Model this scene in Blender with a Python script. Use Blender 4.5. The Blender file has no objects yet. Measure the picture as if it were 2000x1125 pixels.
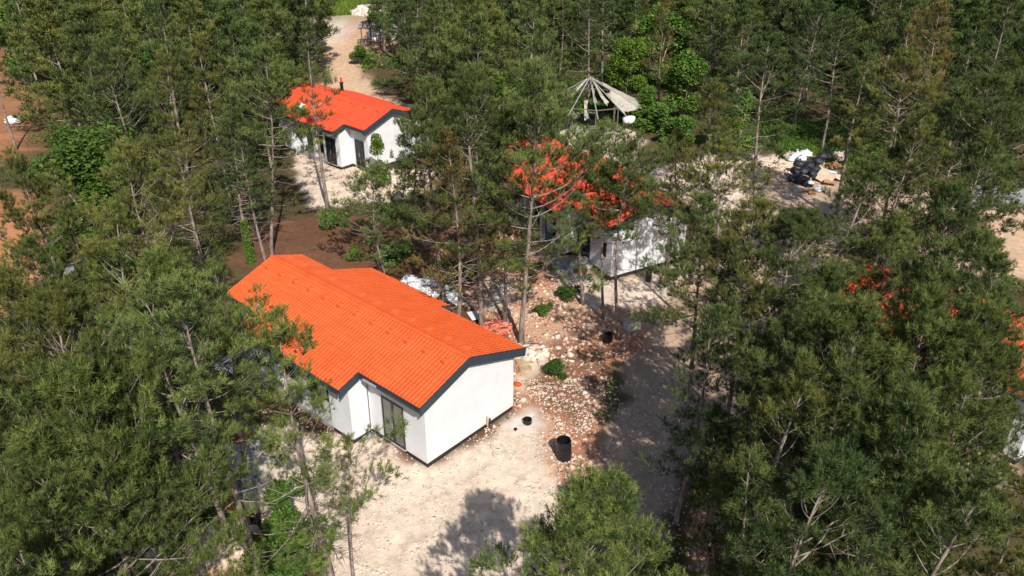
import bpy, math, random
import numpy as np
from mathutils import Vector, Matrix
sc = bpy.context.scene
R = math.radians
# ------------------------------------------------------------------ camera
F_PX, PITCH, CAM_H = 1675.0, R(29.04), 23.7
cam = bpy.data.objects.new('camera', bpy.data.cameras.new('camera'))
sc.collection.objects.link(cam)
cam.location = (0, 0, CAM_H)
cam.rotation_euler = (R(90) - PITCH, 0, 0)
cam.data.sensor_width = 36; cam.data.lens = 36 * F_PX / 2000
cam.data.clip_start = 0.5; cam.data.clip_end = 2500
sc.camera = cam
# ------------------------------------------------------------------ sky + sun
SUN_EL, SUN_AZ = R(43), R(164)        # sun behind the camera, slightly to its right (clockwise from +Y)
w = bpy.data.worlds.new('World'); sc.world = w; w.use_nodes = True
nt = w.node_tree; bg = nt.nodes['Background']
sky = nt.nodes.new('ShaderNodeTexSky'); sky.sky_type = 'NISHITA'; sky.sun_disc = False
sky.sun_elevation = SUN_EL; sky.sun_rotation = SUN_AZ
nt.links.new(sky.outputs[0], bg.inputs[0]); bg.inputs[1].default_value = 0.092
sun = bpy.data.objects.new('sun', bpy.data.lights.new('sun', 'SUN'))
sc.collection.objects.link(sun)
sun.data.energy = 4.8; sun.data.angle = R(0.5); sun.data.color = (1.0, 0.945, 0.86)
sd = Vector((math.sin(SUN_AZ) * math.cos(SUN_EL), math.cos(SUN_AZ) * math.cos(SUN_EL), math.sin(SUN_EL)))
sun.rotation_euler = sd.to_track_quat('Z', 'Y').to_euler()
sc.view_settings.view_transform = 'Standard'; sc.view_settings.look = 'None'
sc.view_settings.exposure = 0.32; sc.view_settings.gamma = 1
sc.render.resolution_x = 1024; sc.render.resolution_y = 576
try:
    sc.cycles.max_bounces = 6; sc.cycles.transparent_max_bounces = 4
except Exception: pass

# ------------------------------------------------------------------ helpers
def G(x, y, z=0.0):
    """world x,y of the point at height z that the surveyed photo position (x, y) shows"""
    X = (x - 1000) / F_PX; Y = -(y - 562.5) / F_PX
    c, s = math.cos(PITCH), math.sin(PITCH)
    dx, dy, dz = X, c + Y * s, -s + Y * c
    t = (z - CAM_H) / dz
    return dx * t, dy * t
rng = np.random.default_rng(7)
random.seed(7)
col = sc.collection

class MB:
    def __init__(s): s.v = []; s.f = []
    def add(s, vs, fs):
        n = len(s.v); s.v += [tuple(map(float, v)) for v in vs]; s.f += [tuple(i + n for i in f) for f in fs]
        return s
    def box(s, c, d, rz=0.0, M=None):
        cx, cy, cz = c; a, b, h = d[0] / 2, d[1] / 2, d[2] / 2
        vs = [Vector((x, y, z)) for z in (-h, h) for x, y in ((-a, -b), (a, -b), (a, b), (-a, b))]
        m = M if M is not None else Matrix.Rotation(rz, 4, 'Z')
        vs = [m @ v + Vector(c) for v in vs]
        return s.add(vs, [(3, 2, 1, 0), (4, 5, 6, 7), (0, 1, 5, 4), (1, 2, 6, 5), (2, 3, 7, 6), (3, 0, 4, 7)])
    def bar(s, p, q, wd, ht=None):
        p, q = Vector(p), Vector(q); d = q - p; L = d.length; d.normalize()
        ht = ht or wd
        up = Vector((0, 0, 1)) if abs(d.z) < .95 else Vector((1, 0, 0))
        a = d.cross(up).normalized() * wd / 2; b = a.cross(d).normalized() * ht / 2
        vs = [p - a - b, p + a - b, p + a + b, p - a + b, q - a - b, q + a - b, q + a + b, q - a + b]
        return s.add(vs, [(3, 2, 1, 0), (4, 5, 6, 7), (0, 1, 5, 4), (1, 2, 6, 5), (2, 3, 7, 6), (3, 0, 4, 7)])
    def tube(s, pts, rad, n=6, cap=True):
        pts = [Vector(p) for p in pts]; base = len(s.v)
        for i, p in enumerate(pts):
            d = (pts[min(i + 1, len(pts) - 1)] - pts[max(i - 1, 0)]).normalized()
            up = Vector((1, 0, 0)) if abs(d.x) < .8 else Vector((0, 1, 0))
            a = d.cross(up).normalized(); b = d.cross(a)
            r = rad[i] if hasattr(rad, '__len__') else rad
            for k in range(n):
                t = 2 * math.pi * k / n; q = p + a * math.cos(t) * r + b * math.sin(t) * r
                s.v.append(tuple(q))
        for i in range(len(pts) - 1):
            for k in range(n):
                k2 = (k + 1) % n
                s.f.append((base + i * n + k, base + i * n + k2, base + (i + 1) * n + k2, base + (i + 1) * n + k))
        if cap:
            s.f.append(tuple(base + k for k in range(n))[::-1]); s.f.append(tuple(base + (len(pts) - 1) * n + k for k in range(n)))
        return s
    def lathe(s, prof, n=20, c=(0, 0, 0)):
        base = len(s.v)
        for r, z in prof:
            for k in range(n):
                t = 2 * math.pi * k / n; s.v.append((c[0] + r * math.cos(t), c[1] + r * math.sin(t), c[2] + z))
        for i in range(len(prof) - 1):
            for k in range(n):
                k2 = (k + 1) % n
                s.f.append((base + i * n + k, base + i * n + k2, base + (i + 1) * n + k2, base + (i + 1) * n + k))
        return s
    def prism_y(s, poly, y0, y1):
        n = len(poly)
        vs = [(x, y0, z) for x, z in poly] + [(x, y1, z) for x, z in poly]
        fs = [tuple(range(n)), tuple(range(2 * n - 1, n - 1, -1))]
        fs += [(i, i + n, (i + 1) % n + n, (i + 1) % n) for i in range(n)]
        return s.add(vs, fs)
    def mesh(s, name, mat, smooth=False):
        me = bpy.data.meshes.new(name); me.from_pydata(s.v, [], s.f); me.validate(); me.update()
        fix_normals(me)
        if mat: me.materials.append(mat)
        if smooth: me.polygons.foreach_set('use_smooth', [True] * len(me.polygons))
        return me
    def build(s, name, mat, parent=None, smooth=False, loc=None, rz=0):
        o = bpy.data.objects.new(name, s.mesh(name, mat, smooth)); col.objects.link(o)
        if parent: o.parent = parent
        if loc is not None: o.location = loc
        o.rotation_euler.z = rz
        return o
def fix_normals(me):
    import bmesh
    bm = bmesh.new(); bm.from_mesh(me); bmesh.ops.recalc_face_normals(bm, faces=bm.faces); bm.to_mesh(me); bm.free()

def np_mesh(name, V, Fc, mat, tone=None, colr=None, smooth=False):
    """fast mesh from arrays: V (n,3); Fc (m,k) equal sized faces"""
    me = bpy.data.meshes.new(name); m, k = Fc.shape
    me.vertices.add(len(V)); me.vertices.foreach_set('co', V.astype(np.float32).ravel())
    me.loops.add(m * k); me.loops.foreach_set('vertex_index', Fc.astype(np.int32).ravel())
    me.polygons.add(m); me.polygons.foreach_set('loop_start', np.arange(0, m * k, k, dtype=np.int32))
    me.polygons.foreach_set('loop_total', np.full(m, k, dtype=np.int32))
    if smooth: me.polygons.foreach_set('use_smooth', np.ones(m, dtype=bool))
    if tone is not None:
        a = me.attributes.new('tone', 'FLOAT', 'POINT'); a.data.foreach_set('value', tone.astype(np.float32))
    if colr is not None:
        a = me.attributes.new('albedo', 'FLOAT_COLOR', 'POINT')
        a.data.foreach_set('color', np.concatenate([colr, np.ones((len(colr), 1))], 1).astype(np.float32).ravel())
    me.update(); me.validate()
    if mat: me.materials.append(mat)
    return me

def tag(o, label=None, cat=None, group=None, kind=None):
    if label: o['label'] = label
    if cat: o['category'] = cat
    if group: o['group'] = group
    if kind: o['kind'] = kind
    return o
def empty(name, label, cat, loc, rz=0, group=None):
    o = bpy.data.objects.new(name, None); col.objects.link(o); o.location = loc; o.rotation_euler.z = rz
    o.empty_display_size = .3
    return tag(o, label, cat, group)
def copy_tree(o, parent=None):
    c = o.copy(); col.objects.link(c)
    if parent: c.parent = parent
    for ch in [x for x in KIDS.get(o.name, [])]: copy_tree(ch, c)
    return c
KIDS = {}

# ------------------------------------------------------------------ materials
def mat_new(name):
    m = bpy.data.materials.new(name); m.use_nodes = True
    return m, m.node_tree.nodes, m.node_tree.links, m.node_tree.nodes['Principled BSDF']
def plain(name, c, rough=.8, var=.25, scale=3.0, bump=0.0, spec=.3, dirt=None, metal=0, bscale=None):
    m, N, L, b = mat_new(name)
    tc = N.new('ShaderNodeTexCoord'); n = N.new('ShaderNodeTexNoise'); n.inputs['Scale'].default_value = scale
    n.inputs['Detail'].default_value = 6; n.inputs['Roughness'].default_value = .65
    L.new(tc.outputs['Object'], n.inputs['Vector'])
    r = N.new('ShaderNodeValToRGB'); r.color_ramp.elements[0].position = .3; r.color_ramp.elements[1].position = .7
    c2 = dirt if dirt else tuple(x * (1 - var) for x in c)
    r.color_ramp.elements[0].color = (*c2, 1); r.color_ramp.elements[1].color = (*c, 1)
    L.new(n.outputs['Fac'], r.inputs[0]); L.new(r.outputs[0], b.inputs['Base Color'])
    b.inputs['Roughness'].default_value = rough; b.inputs['Specular IOR Level'].default_value = spec
    b.inputs['Metallic'].default_value = metal
    if bump:
        n2 = N.new('ShaderNodeTexNoise'); n2.inputs['Scale'].default_value = bscale or scale * 6; n2.inputs['Detail'].default_value = 4
        L.new(tc.outputs['Object'], n2.inputs['Vector'])
        bp = N.new('ShaderNodeBump'); bp.inputs['Strength'].default_value = bump; bp.inputs['Distance'].default_value = .05
        L.new(n2.outputs['Fac'], bp.inputs['Height']); L.new(bp.outputs[0], b.inputs['Normal'])
    return m
M = {}
M['wall'] = plain('white_render', (.72, .73, .75), .9, scale=.9, dirt=(.60, .615, .65), bump=.35, bscale=22)
def wall_marks(m):
    N, L = m.node_tree.nodes, m.node_tree.links; b = N['Principled BSDF']; src = b.inputs['Base Color'].links[0].from_socket
    tc = N.new('ShaderNodeTexCoord'); sp = N.new('ShaderNodeSeparateXYZ'); L.new(tc.outputs['Object'], sp.inputs[0])
    n = N.new('ShaderNodeTexNoise'); n.inputs['Scale'].default_value = 2.5; n.inputs['Detail'].default_value = 7; L.new(tc.outputs['Object'], n.inputs['Vector'])
    a = N.new('ShaderNodeMath'); a.operation = 'MULTIPLY_ADD'; a.inputs[1].default_value = -1.6; a.inputs[2].default_value = 1.25; L.new(n.outputs['Fac'], a.inputs[0])
    z = N.new('ShaderNodeMath'); z.operation = 'ADD'; L.new(a.outputs[0], z.inputs[0]); L.new(sp.outputs[2], z.inputs[1])
    r = N.new('ShaderNodeMapRange'); r.inputs[1].default_value = .25; r.inputs[2].default_value = 1.0; r.inputs[3].default_value = .55; r.inputs[4].default_value = 0.0; L.new(z.outputs[0], r.inputs[0])
    mx = N.new('ShaderNodeMix'); mx.data_type = 'RGBA'; mx.inputs[7].default_value = (.60, .50, .42, 1)
    L.new(r.outputs[0], mx.inputs[0]); L.new(src, mx.inputs[6]); L.new(mx.outputs[2], b.inputs['Base Color'])
wall_marks(M['wall'])
M['plinth'] = plain('bitumen', (.03, .03, .034), .7, .4)
M['fascia'] = plain('anthracite_metal', (.035, .055, .075), .45, .2, scale=2, spec=.5)
M['frame'] = plain('dark_frame', (.025, .028, .032), .4, .2, spec=.5)
M['soffit'] = plain('soffit', (.05, .055, .06), .7, .2)
M['black'] = plain('black_plastic', (.012, .012, .014), .35, .4, scale=8, spec=.5, bump=.2)
M['bag'] = plain('bin_bag', (.028, .030, .040), .42, .5, scale=5, spec=.5, bump=.9, bscale=14)
M['white'] = plain('white_sheet', (.76, .78, .80), .6, scale=4, dirt=(.6, .62, .64), bump=.5, bscale=10)
M['card'] = plain('cardboard', (.42, .22, .10), .9, .25, scale=3)
M['card2'] = plain('pale_cardboard', (.55, .43, .33), .9, .25, scale=3)
M['wood'] = plain('weathered_wood', (.20, .15, .11), .85, .4, scale=6, bump=.4)
M['ply'] = plain('plywood', (.34, .20, .07), .8, .35, scale=4)
M['pole'] = plain('pale_pole', (.34, .34, .35), .8, .3, scale=6)
M['canvas'] = plain('canvas', (.50, .46, .38), .9, scale=2, dirt=(.33, .31, .26), bump=.3, bscale=8)
M['ochre'] = plain('ochre_concrete', (.52, .38, .24), .9, .3, scale=5, bump=.3)
M['cream'] = plain('cream_concrete', (.62, .53, .42), .9, .2, scale=5, bump=.3)
M['conc'] = plain('grey_concrete', (.42, .40, .38), .9, .3, scale=2, bump=.4)
M['orange'] = plain('orange_plastic', (.75, .09, .02), .5, .2)
M['yellow'] = plain('yellow_green', (.55, .62, .10), .5, .2)
M['rust'] = plain('rust', (.32, .12, .04), .8, .4, scale=5)
M['grey'] = plain('grey_board', (.33, .35, .36), .7, .3, scale=3)
M['curtain'] = plain('curtain', (.66, .64, .55), .9, .3, scale=6)

def roof_mat(name, c1, c2):
    m, N, L, b = mat_new(name)
    tc = N.new('ShaderNodeTexCoord')
    n = N.new('ShaderNodeTexNoise'); n.inputs['Scale'].default_value = 1.3; n.inputs['Detail'].default_value = 5
    L.new(tc.outputs['Object'], n.inputs['Vector'])
    mx = N.new('ShaderNodeMix'); mx.data_type = 'RGBA'; mx.inputs[6].default_value = (*c1, 1); mx.inputs[7].default_value = (*c2, 1)
    r = N.new('ShaderNodeMapRange'); r.inputs[1].default_value = .3; r.inputs[2].default_value = .7
    L.new(n.outputs['Fac'], r.inputs[0]); L.new(r.outputs[0], mx.inputs[0])
    n2 = N.new('ShaderNodeTexNoise'); n2.inputs['Scale'].default_value = 14; n2.inputs['Detail'].default_value = 5; n2.inputs['Roughness'].default_value = .7
    L.new(tc.outputs['Object'], n2.inputs['Vector'])
    r2 = N.new('ShaderNodeMapRange'); r2.inputs[1].default_value = .35; r2.inputs[2].default_value = .6; r2.inputs[3].default_value = .82; r2.inputs[4].default_value = 1.05
    L.new(n2.outputs['Fac'], r2.inputs[0])
    m2 = N.new('ShaderNodeMix'); m2.data_type = 'RGBA'; m2.blend_type = 'MULTIPLY'; m2.inputs[0].default_value = 1
    L.new(mx.outputs[2], m2.inputs[6]); L.new(r2.outputs[0], m2.inputs[7]); L.new(m2.outputs[2], b.inputs['Base Color'])
    b.inputs['Roughness'].default_value = .5; b.inputs['Specular IOR Level'].default_value = .3
    return m
M['roof'] = roof_mat('orange_metal_tile', (.74, .128, .034), (.64, .100, .024))
M['roof2'] = roof_mat('red_metal_tile', (.74, .098, .036), (.62, .072, .028))

def glass_mat():
    m, N, L, b = mat_new('window_glass')
    b.inputs['Base Color'].default_value = (.02, .025, .03, 1); b.inputs['Roughness'].default_value = .04
    b.inputs['Specular IOR Level'].default_value = .9
    b.inputs['Alpha'].default_value = .3
    return m
M['glass'] = glass_mat()
M['dark'] = plain('painted_room_shade', (.02, .02, .02), .9, .3)  # near-black colour standing in for the shade of unlit rooms

def foliage_mat(name, lo, hi, trans=.3, sheen=.25):
    m, N, L, b = mat_new(name)
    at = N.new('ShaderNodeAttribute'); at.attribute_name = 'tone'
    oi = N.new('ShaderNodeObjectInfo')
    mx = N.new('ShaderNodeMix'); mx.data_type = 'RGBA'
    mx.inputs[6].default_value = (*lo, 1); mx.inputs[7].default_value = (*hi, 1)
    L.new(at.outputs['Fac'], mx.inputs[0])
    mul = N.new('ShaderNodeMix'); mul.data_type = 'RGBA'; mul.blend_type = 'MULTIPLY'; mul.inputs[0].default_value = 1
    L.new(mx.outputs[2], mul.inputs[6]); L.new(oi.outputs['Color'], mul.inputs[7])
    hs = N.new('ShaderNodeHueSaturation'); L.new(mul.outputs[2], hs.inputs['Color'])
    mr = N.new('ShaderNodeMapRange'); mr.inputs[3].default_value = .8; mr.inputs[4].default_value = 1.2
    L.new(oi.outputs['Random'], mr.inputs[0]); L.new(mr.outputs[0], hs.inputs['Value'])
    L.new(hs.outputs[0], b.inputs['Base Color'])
    b.inputs['Roughness'].default_value = .55; b.inputs['Specular IOR Level'].default_value = sheen
    tr = N.new('ShaderNodeBsdfTranslucent'); L.new(hs.outputs[0], tr.inputs[0])
    ms = N.new('ShaderNodeMixShader'); ms.inputs[0].default_value = trans
    L.new(b.outputs[0], ms.inputs[1]); L.new(tr.outputs[0], ms.inputs[2])
    L.new(ms.outputs[0], N['Material Output'].inputs['Surface'])
    return m
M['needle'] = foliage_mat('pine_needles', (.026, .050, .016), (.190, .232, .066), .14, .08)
M['leaf'] = foliage_mat('broad_leaves', (.045, .100, .018), (.15, .26, .045), .35)
M['twigleaf'] = foliage_mat('withered_needles', (.10, .09, .05), (.20, .17, .09), .2)

def bark_mat():
    m, N, L, b = mat_new('pine_bark')
    tc = N.new('ShaderNodeTexCoord'); mp = N.new('ShaderNodeMapping'); mp.inputs['Scale'].default_value = (1, 1, .25)
    n = N.new('ShaderNodeTexNoise'); n.inputs['Scale'].default_value = 9; n.inputs['Detail'].default_value = 6
    L.new(tc.outputs['Object'], mp.inputs[0]); L.new(mp.outputs[0], n.inputs['Vector'])
    r = N.new('ShaderNodeValToRGB'); r.color_ramp.elements[0].position = .32; r.color_ramp.elements[1].position = .68
    r.color_ramp.elements[0].color = (.10, .07, .055, 1); r.color_ramp.elements[1].color = (.34, .28, .235, 1)
    L.new(n.outputs['Fac'], r.inputs[0]); L.new(r.outputs[0], b.inputs['Base Color'])
    b.inputs['Roughness'].default_value = .95
    bp = N.new('ShaderNodeBump'); bp.inputs['Strength'].default_value = .6; bp.inputs['Distance'].default_value = .03
    L.new(n.outputs['Fac'], bp.inputs['Height']); L.new(bp.outputs[0], b.inputs['Normal'])
    return m
M['bark'] = bark_mat()

# ------------------------------------------------------------------ ground
def vnoise(x, y, s, seed=0):
    """tileless value noise on arrays"""
    X = x * s; Y = y * s; xi = np.floor(X).astype(np.int64); yi = np.floor(Y).astype(np.int64)
    fx = X - xi; fy = Y - yi; fx = fx * fx * (3 - 2 * fx); fy = fy * fy * (3 - 2 * fy)
    def h(a, b):
        n = (a * 374761393 + b * 668265263 + seed * 1442695040888963407 % (2**31)) & 0x7fffffff
        n = ((n ^ (n >> 13)) * 1274126177) & 0x7fffffff
        return ((n ^ (n >> 16)) & 0xffff) / 65535.0
    return (h(xi, yi) * (1 - fx) + h(xi + 1, yi) * fx) * (1 - fy) + (h(xi, yi + 1) * (1 - fx) + h(xi + 1, yi + 1) * fx) * fy
def fbm(x, y, s, o=4, seed=0):
    t = 0; a = 1; n = 0
    for i in range(o): t = t + a * vnoise(x, y, s * 2 ** i, seed + i); n += a; a *= .55
    return t / n
def inpoly(x, y, P):
    r = np.zeros(x.shape, bool); n = len(P); j = n - 1
    for i in range(n):
        xi, yi = P[i]; xj, yj = P[j]
        c = ((yi > y) != (yj > y)) & (x < (xj - xi) * (y - yi) / (yj - yi + 1e-12) + xi)
        r ^= c; j = i
    return r
def W(*pts): return [G(*p) for p in pts]
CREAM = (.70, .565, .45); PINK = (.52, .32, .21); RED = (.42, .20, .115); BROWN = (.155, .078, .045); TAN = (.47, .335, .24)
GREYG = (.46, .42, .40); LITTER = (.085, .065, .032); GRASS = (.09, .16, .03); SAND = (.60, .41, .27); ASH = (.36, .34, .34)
ORNG = (.50, .22, .11); WHITEC = (.66, .59, .52)
# (albedo, rockiness, greenery, outline)
ZONES = [
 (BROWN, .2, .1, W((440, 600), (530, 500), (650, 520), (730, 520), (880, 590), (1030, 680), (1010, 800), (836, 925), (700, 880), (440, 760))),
 (GRASS, 0, .9, W((1470, 235), (1700, 235), (1800, 330), (1640, 330), (1530, 300))),
 (GRASS, 0, .8, W((1080, 195), (1250, 190), (1290, 250), (1180, 262), (1090, 262))),
 (GRASS, 0, .8, W((600, -60), (770, -60), (765, 26), (610, 32))),
 (ORNG, .3, 0, W((-80, 90), (35, 95), (48, 290), (-80, 330))),
 (ORNG, .3, .1, W((-60, 370), (60, 370), (120, 470), (60, 600), (-60, 620))),
 (PINK, .6, 0, W((540, 30), (770, 24), (790, 60), (770, 110), (700, 90), (560, 95))),
 (WHITEC, .6, 0, W((605, 50), (660, 40), (700, 60), (640, 80))),
 (SAND, .15, 0, W((600, 75), (700, 80), (706, 140), (740, 185), (850, 215), (840, 240), (560, 235), (640, 150))),
 (CREAM, .45, 0, W((570, 290), (640, 290), (760, 330), (850, 330), (850, 370), (720, 400), (700, 400), (600, 400), (585, 340))),
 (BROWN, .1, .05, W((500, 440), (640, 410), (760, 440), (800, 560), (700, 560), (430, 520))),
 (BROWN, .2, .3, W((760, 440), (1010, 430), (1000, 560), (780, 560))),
 (RED, 1, .15, W((860, 470), (1090, 440), (1180, 560), (1310, 600), (1330, 680), (1180, 720), (1180, 850), (1170, 960), (1080, 950), (1040, 850), (1000, 800), (980, 640), (860, 560))),
 (PINK, 1, .1, W((1000, 560), (1180, 560), (1310, 600), (1300, 660), (1150, 650), (1080, 760), (1010, 700))),
 (CREAM, .15, 0, W((945, 545), (1000, 545), (985, 598), (945, 605))),
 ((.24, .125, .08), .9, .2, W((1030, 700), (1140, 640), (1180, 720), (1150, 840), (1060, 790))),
 (CREAM, .3, 0, W((1080, 500), (1190, 550), (1300, 520), (1380, 500), (1400, 560), (1280, 590), (1180, 600), (1110, 570))),
 (ASH, .1, 0, W((1050, 495), (1110, 500), (1150, 528), (1120, 550), (1060, 520))),
 (CREAM, .35, 0, W((1100, 252), (1255, 252), (1262, 275), (1215, 330), (1140, 300), (1100, 300))),
 (CREAM, .6, 0, W((1255, 330), (1400, 300), (1560, 300), (1560, 420), (1480, 470), (1330, 400))),
 (TAN, .1, 0, W((1490, 330), (1640, 350), (1800, 360), (1860, 420), (1700, 470), (1480, 500), (1430, 460))),
 (SAND, .1, 0, W((1820, 380), (2100, 350), (2200, 560), (1960, 540), (1800, 520))),
 (ASH, .05, 0, W((1840, 370), (2100, 340), (2100, 400), (1880, 410))),
 (SAND, .3, .1, W((1330, 500), (1560, 480), (1760, 530), (1740, 620), (1400, 640))),
 (TAN, .25, 0, W((1300, 560), (1440, 480), (1560, 470), (1520, 700), (1460, 800), (1330, 900), (1300, 1000), (1260, 1125), (1040, 1125), (1080, 960), (1150, 940), (1200, 840), (1240, 700))),
 (ORNG, .9, .1, W((1350, 960), (1440, 930), (1440, 1125), (1340, 1125))),
 (CREAM, .18, 0, W((640, 1300), (640, 1125), (600, 1010), (420, 980), (400, 900), (470, 835), (600, 845), (730, 850), (836, 925), (1000, 812), (1050, 795), (1090, 850), (1075, 900), (1090, 960), (1050, 1125), (1000, 1300))),
 (GREYG, .1, 0, W((400, 870), (520, 840), (520, 950), (420, 985))),
 (WHITEC, .05, 0, W((1000, 805), (1060, 795), (1075, 830), (1040, 850), (990, 840))),
 (CREAM, .05, 0, W((1030, 705), (1060, 700), (1060, 740), (1020, 760), (1008, 745))),
 (PINK, .7, 0, W((1040, 830), (1080, 820), (1100, 940), (1060, 930))),
 (ORNG, .95, .05, W((290, 1040), (400, 1010), (480, 1060), (480, 1180), (290, 1180))),
 (TAN, .3, .2, W((1640, 640), (1700, 700), (1980, 900), (1990, 950), (1900, 930), (1620, 720))),
]
def ground_props(x, y):
    jx = (fbm(x, y, .9, 4, 3) - .5) * 2.2; jy = (fbm(x, y, .9, 4, 9) - .5) * 2.2
    c = np.tile(np.array(LITTER), (len(x), 1)); g = fbm(x, y, .25, 3, 21)
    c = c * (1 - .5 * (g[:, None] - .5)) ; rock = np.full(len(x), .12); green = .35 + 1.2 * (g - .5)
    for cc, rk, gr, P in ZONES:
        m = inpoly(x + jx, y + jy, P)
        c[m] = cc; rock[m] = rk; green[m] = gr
    return c, rock, green
def axis(a, b, st, lo, hi):
    core = list(np.arange(a, b, st)); r = core[-1]; s = st; out = []
    while r < hi: s *= 1.12; r += s; out.append(r)
    l = core[0]; s = st; pre = []
    while l > lo: s *= 1.12; l -= s; pre.append(l)
    return np.array(pre[::-1] + core + out)
gx = axis(-26, 34, .17, -900, 900); gy = axis(14, 80, .17, -250, 1500)
X, Y = np.meshgrid(gx, gy); xf, yf = X.ravel(), Y.ravel()
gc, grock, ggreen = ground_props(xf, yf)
def blur(a, k=1):
    A = a.reshape(len(gy), len(gx), -1).copy()
    for _ in range(k):
        B = A.copy(); B[1:-1, 1:-1] = (A[1:-1, 1:-1] * 2 + A[:-2, 1:-1] + A[2:, 1:-1] + A[1:-1, :-2] + A[1:-1, 2:]) / 6; A = B
    return A.reshape(a.shape)
gc = blur(gc, 4); grock = blur(grock, 3)
tone_var = (.78 + .44 * fbm(xf, yf, .45, 5, 33))
gc = gc * tone_var[:, None]
tr = W((700, 1180), (760, 1040), (900, 980), (1010, 900), (1120, 940), (1260, 830), (1380, 700), (1480, 520), (1560, 420))
for off in (-.8, .8):
    for (ax_, ay_), (bx_, by_) in zip(tr[:-1], tr[1:]):
        L_ = math.hypot(bx_ - ax_, by_ - ay_); nx_, ny_ = -(by_ - ay_) / L_ * off, (bx_ - ax_) / L_ * off
        t = np.clip(((xf - ax_ - nx_) * (bx_ - ax_) + (yf - ay_ - ny_) * (by_ - ay_)) / L_ ** 2, 0, 1)
        dd_ = np.hypot(xf - ax_ - nx_ - t * (bx_ - ax_), yf - ay_ - ny_ - t * (by_ - ay_)) + (fbm(xf, yf, 2.5, 3, 61) - .5) * .25
        k_ = np.clip(1 - dd_ / .22, 0, 1) * .16
        gc *= (1 - k_)[:, None]
def gz(x, y):
    x = np.atleast_1d(np.asarray(x, float)); y = np.atleast_1d(np.asarray(y, float))
    return -.10 + .09 * fbm(x, y, .6, 4, 5)
zz = gz(xf, yf) + grock * .10 * (fbm(xf, yf, 3.5, 2, 6) - .5)
ii = np.arange(len(gx) * len(gy)).reshape(len(gy), len(gx))
Fg = np.stack([ii[:-1, :-1], ii[:-1, 1:], ii[1:, 1:], ii[1:, :-1]], -1).reshape(-1, 4)
def ground_mat():
    m, N, L, b = mat_new('ground_soil')
    at = N.new('ShaderNodeAttribute'); at.attribute_name = 'albedo'
    rk = N.new('ShaderNodeAttribute'); rk.attribute_name = 'tone'
    tc = N.new('ShaderNodeTexCoord')
    n = N.new('ShaderNodeTexNoise'); n.inputs['Scale'].default_value = 2.2; n.inputs['Detail'].default_value = 9; n.inputs['Roughness'].default_value = .72
    L.new(tc.outputs['Object'], n.inputs['Vector'])
    mr = N.new('ShaderNodeMapRange'); mr.inputs[1].default_value = .3; mr.inputs[2].default_value = .7; mr.inputs[3].default_value = .72; mr.inputs[4].default_value = 1.2
    L.new(n.outputs['Fac'], mr.inputs[0])
    mul = N.new('ShaderNodeMix'); mul.data_type = 'RGBA'; mul.blend_type = 'MULTIPLY'; mul.inputs[0].default_value = 1
    L.new(at.outputs['Color'], mul.inputs[6]); L.new(mr.outputs[0], mul.inputs[7])
    # pale stones bedded in the soil
    v = N.new('ShaderNodeTexVoronoi'); v.inputs['Scale'].default_value = 5.5; v.inputs['Randomness'].default_value = 1
    L.new(tc.outputs['Object'], v.inputs['Vector'])
    sz = N.new('ShaderNodeMath'); sz.operation = 'MULTIPLY'; sz.inputs[1].default_value = .40
    L.new(rk.outputs['Fac'], sz.inputs[0])
    sep = N.new('ShaderNodeSeparateColor'); L.new(v.outputs['Color'], sep.inputs[0])
    s2 = N.new('ShaderNodeMath'); s2.operation = 'MULTIPLY'; L.new(sz.outputs[0], s2.inputs[0]); L.new(sep.outputs[0], s2.inputs[1])
    lt = N.new('ShaderNodeMath'); lt.operation = 'LESS_THAN'; L.new(v.outputs['Distance'], lt.inputs[0]); L.new(s2.outputs[0], lt.inputs[1])
    sc_ = N.new('ShaderNodeValToRGB'); sc_.color_ramp.elements[0].color = (.34, .17, .10, 1); sc_.color_ramp.elements[1].color = (.66, .53, .42, 1)
    L.new(sep.outputs[1], sc_.inputs[0])
    mx = N.new('ShaderNodeMix'); mx.data_type = 'RGBA'
    L.new(lt.outputs[0], mx.inputs[0]); L.new(mul.outputs[2], mx.inputs[6]); L.new(sc_.outputs[0], mx.inputs[7])
    L.new(mx.outputs[2], b.inputs['Base Color']); b.inputs['Roughness'].default_value = 1; b.inputs['Specular IOR Level'].default_value = .1
    n2 = N.new('ShaderNodeTexNoise'); n2.inputs['Scale'].default_value = 9; n2.inputs['Detail'].default_value = 8; n2.inputs['Roughness'].default_value = .75
    L.new(tc.outputs['Object'], n2.inputs['Vector'])
    bp = N.new('ShaderNodeBump'); bp.inputs['Strength'].default_value = .7; bp.inputs['Distance'].default_value = .06
    L.new(n2.outputs['Fac'], bp.inputs['Height']); L.new(bp.outputs[0], b.inputs['Normal'])
    return m
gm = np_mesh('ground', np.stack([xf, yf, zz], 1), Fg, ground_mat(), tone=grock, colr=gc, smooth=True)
ground = bpy.data.objects.new('ground', gm); col.objects.link(ground)
tag(ground, kind='structure', label='cream gravel, red soil and pine litter of the building site', cat='ground')

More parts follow.
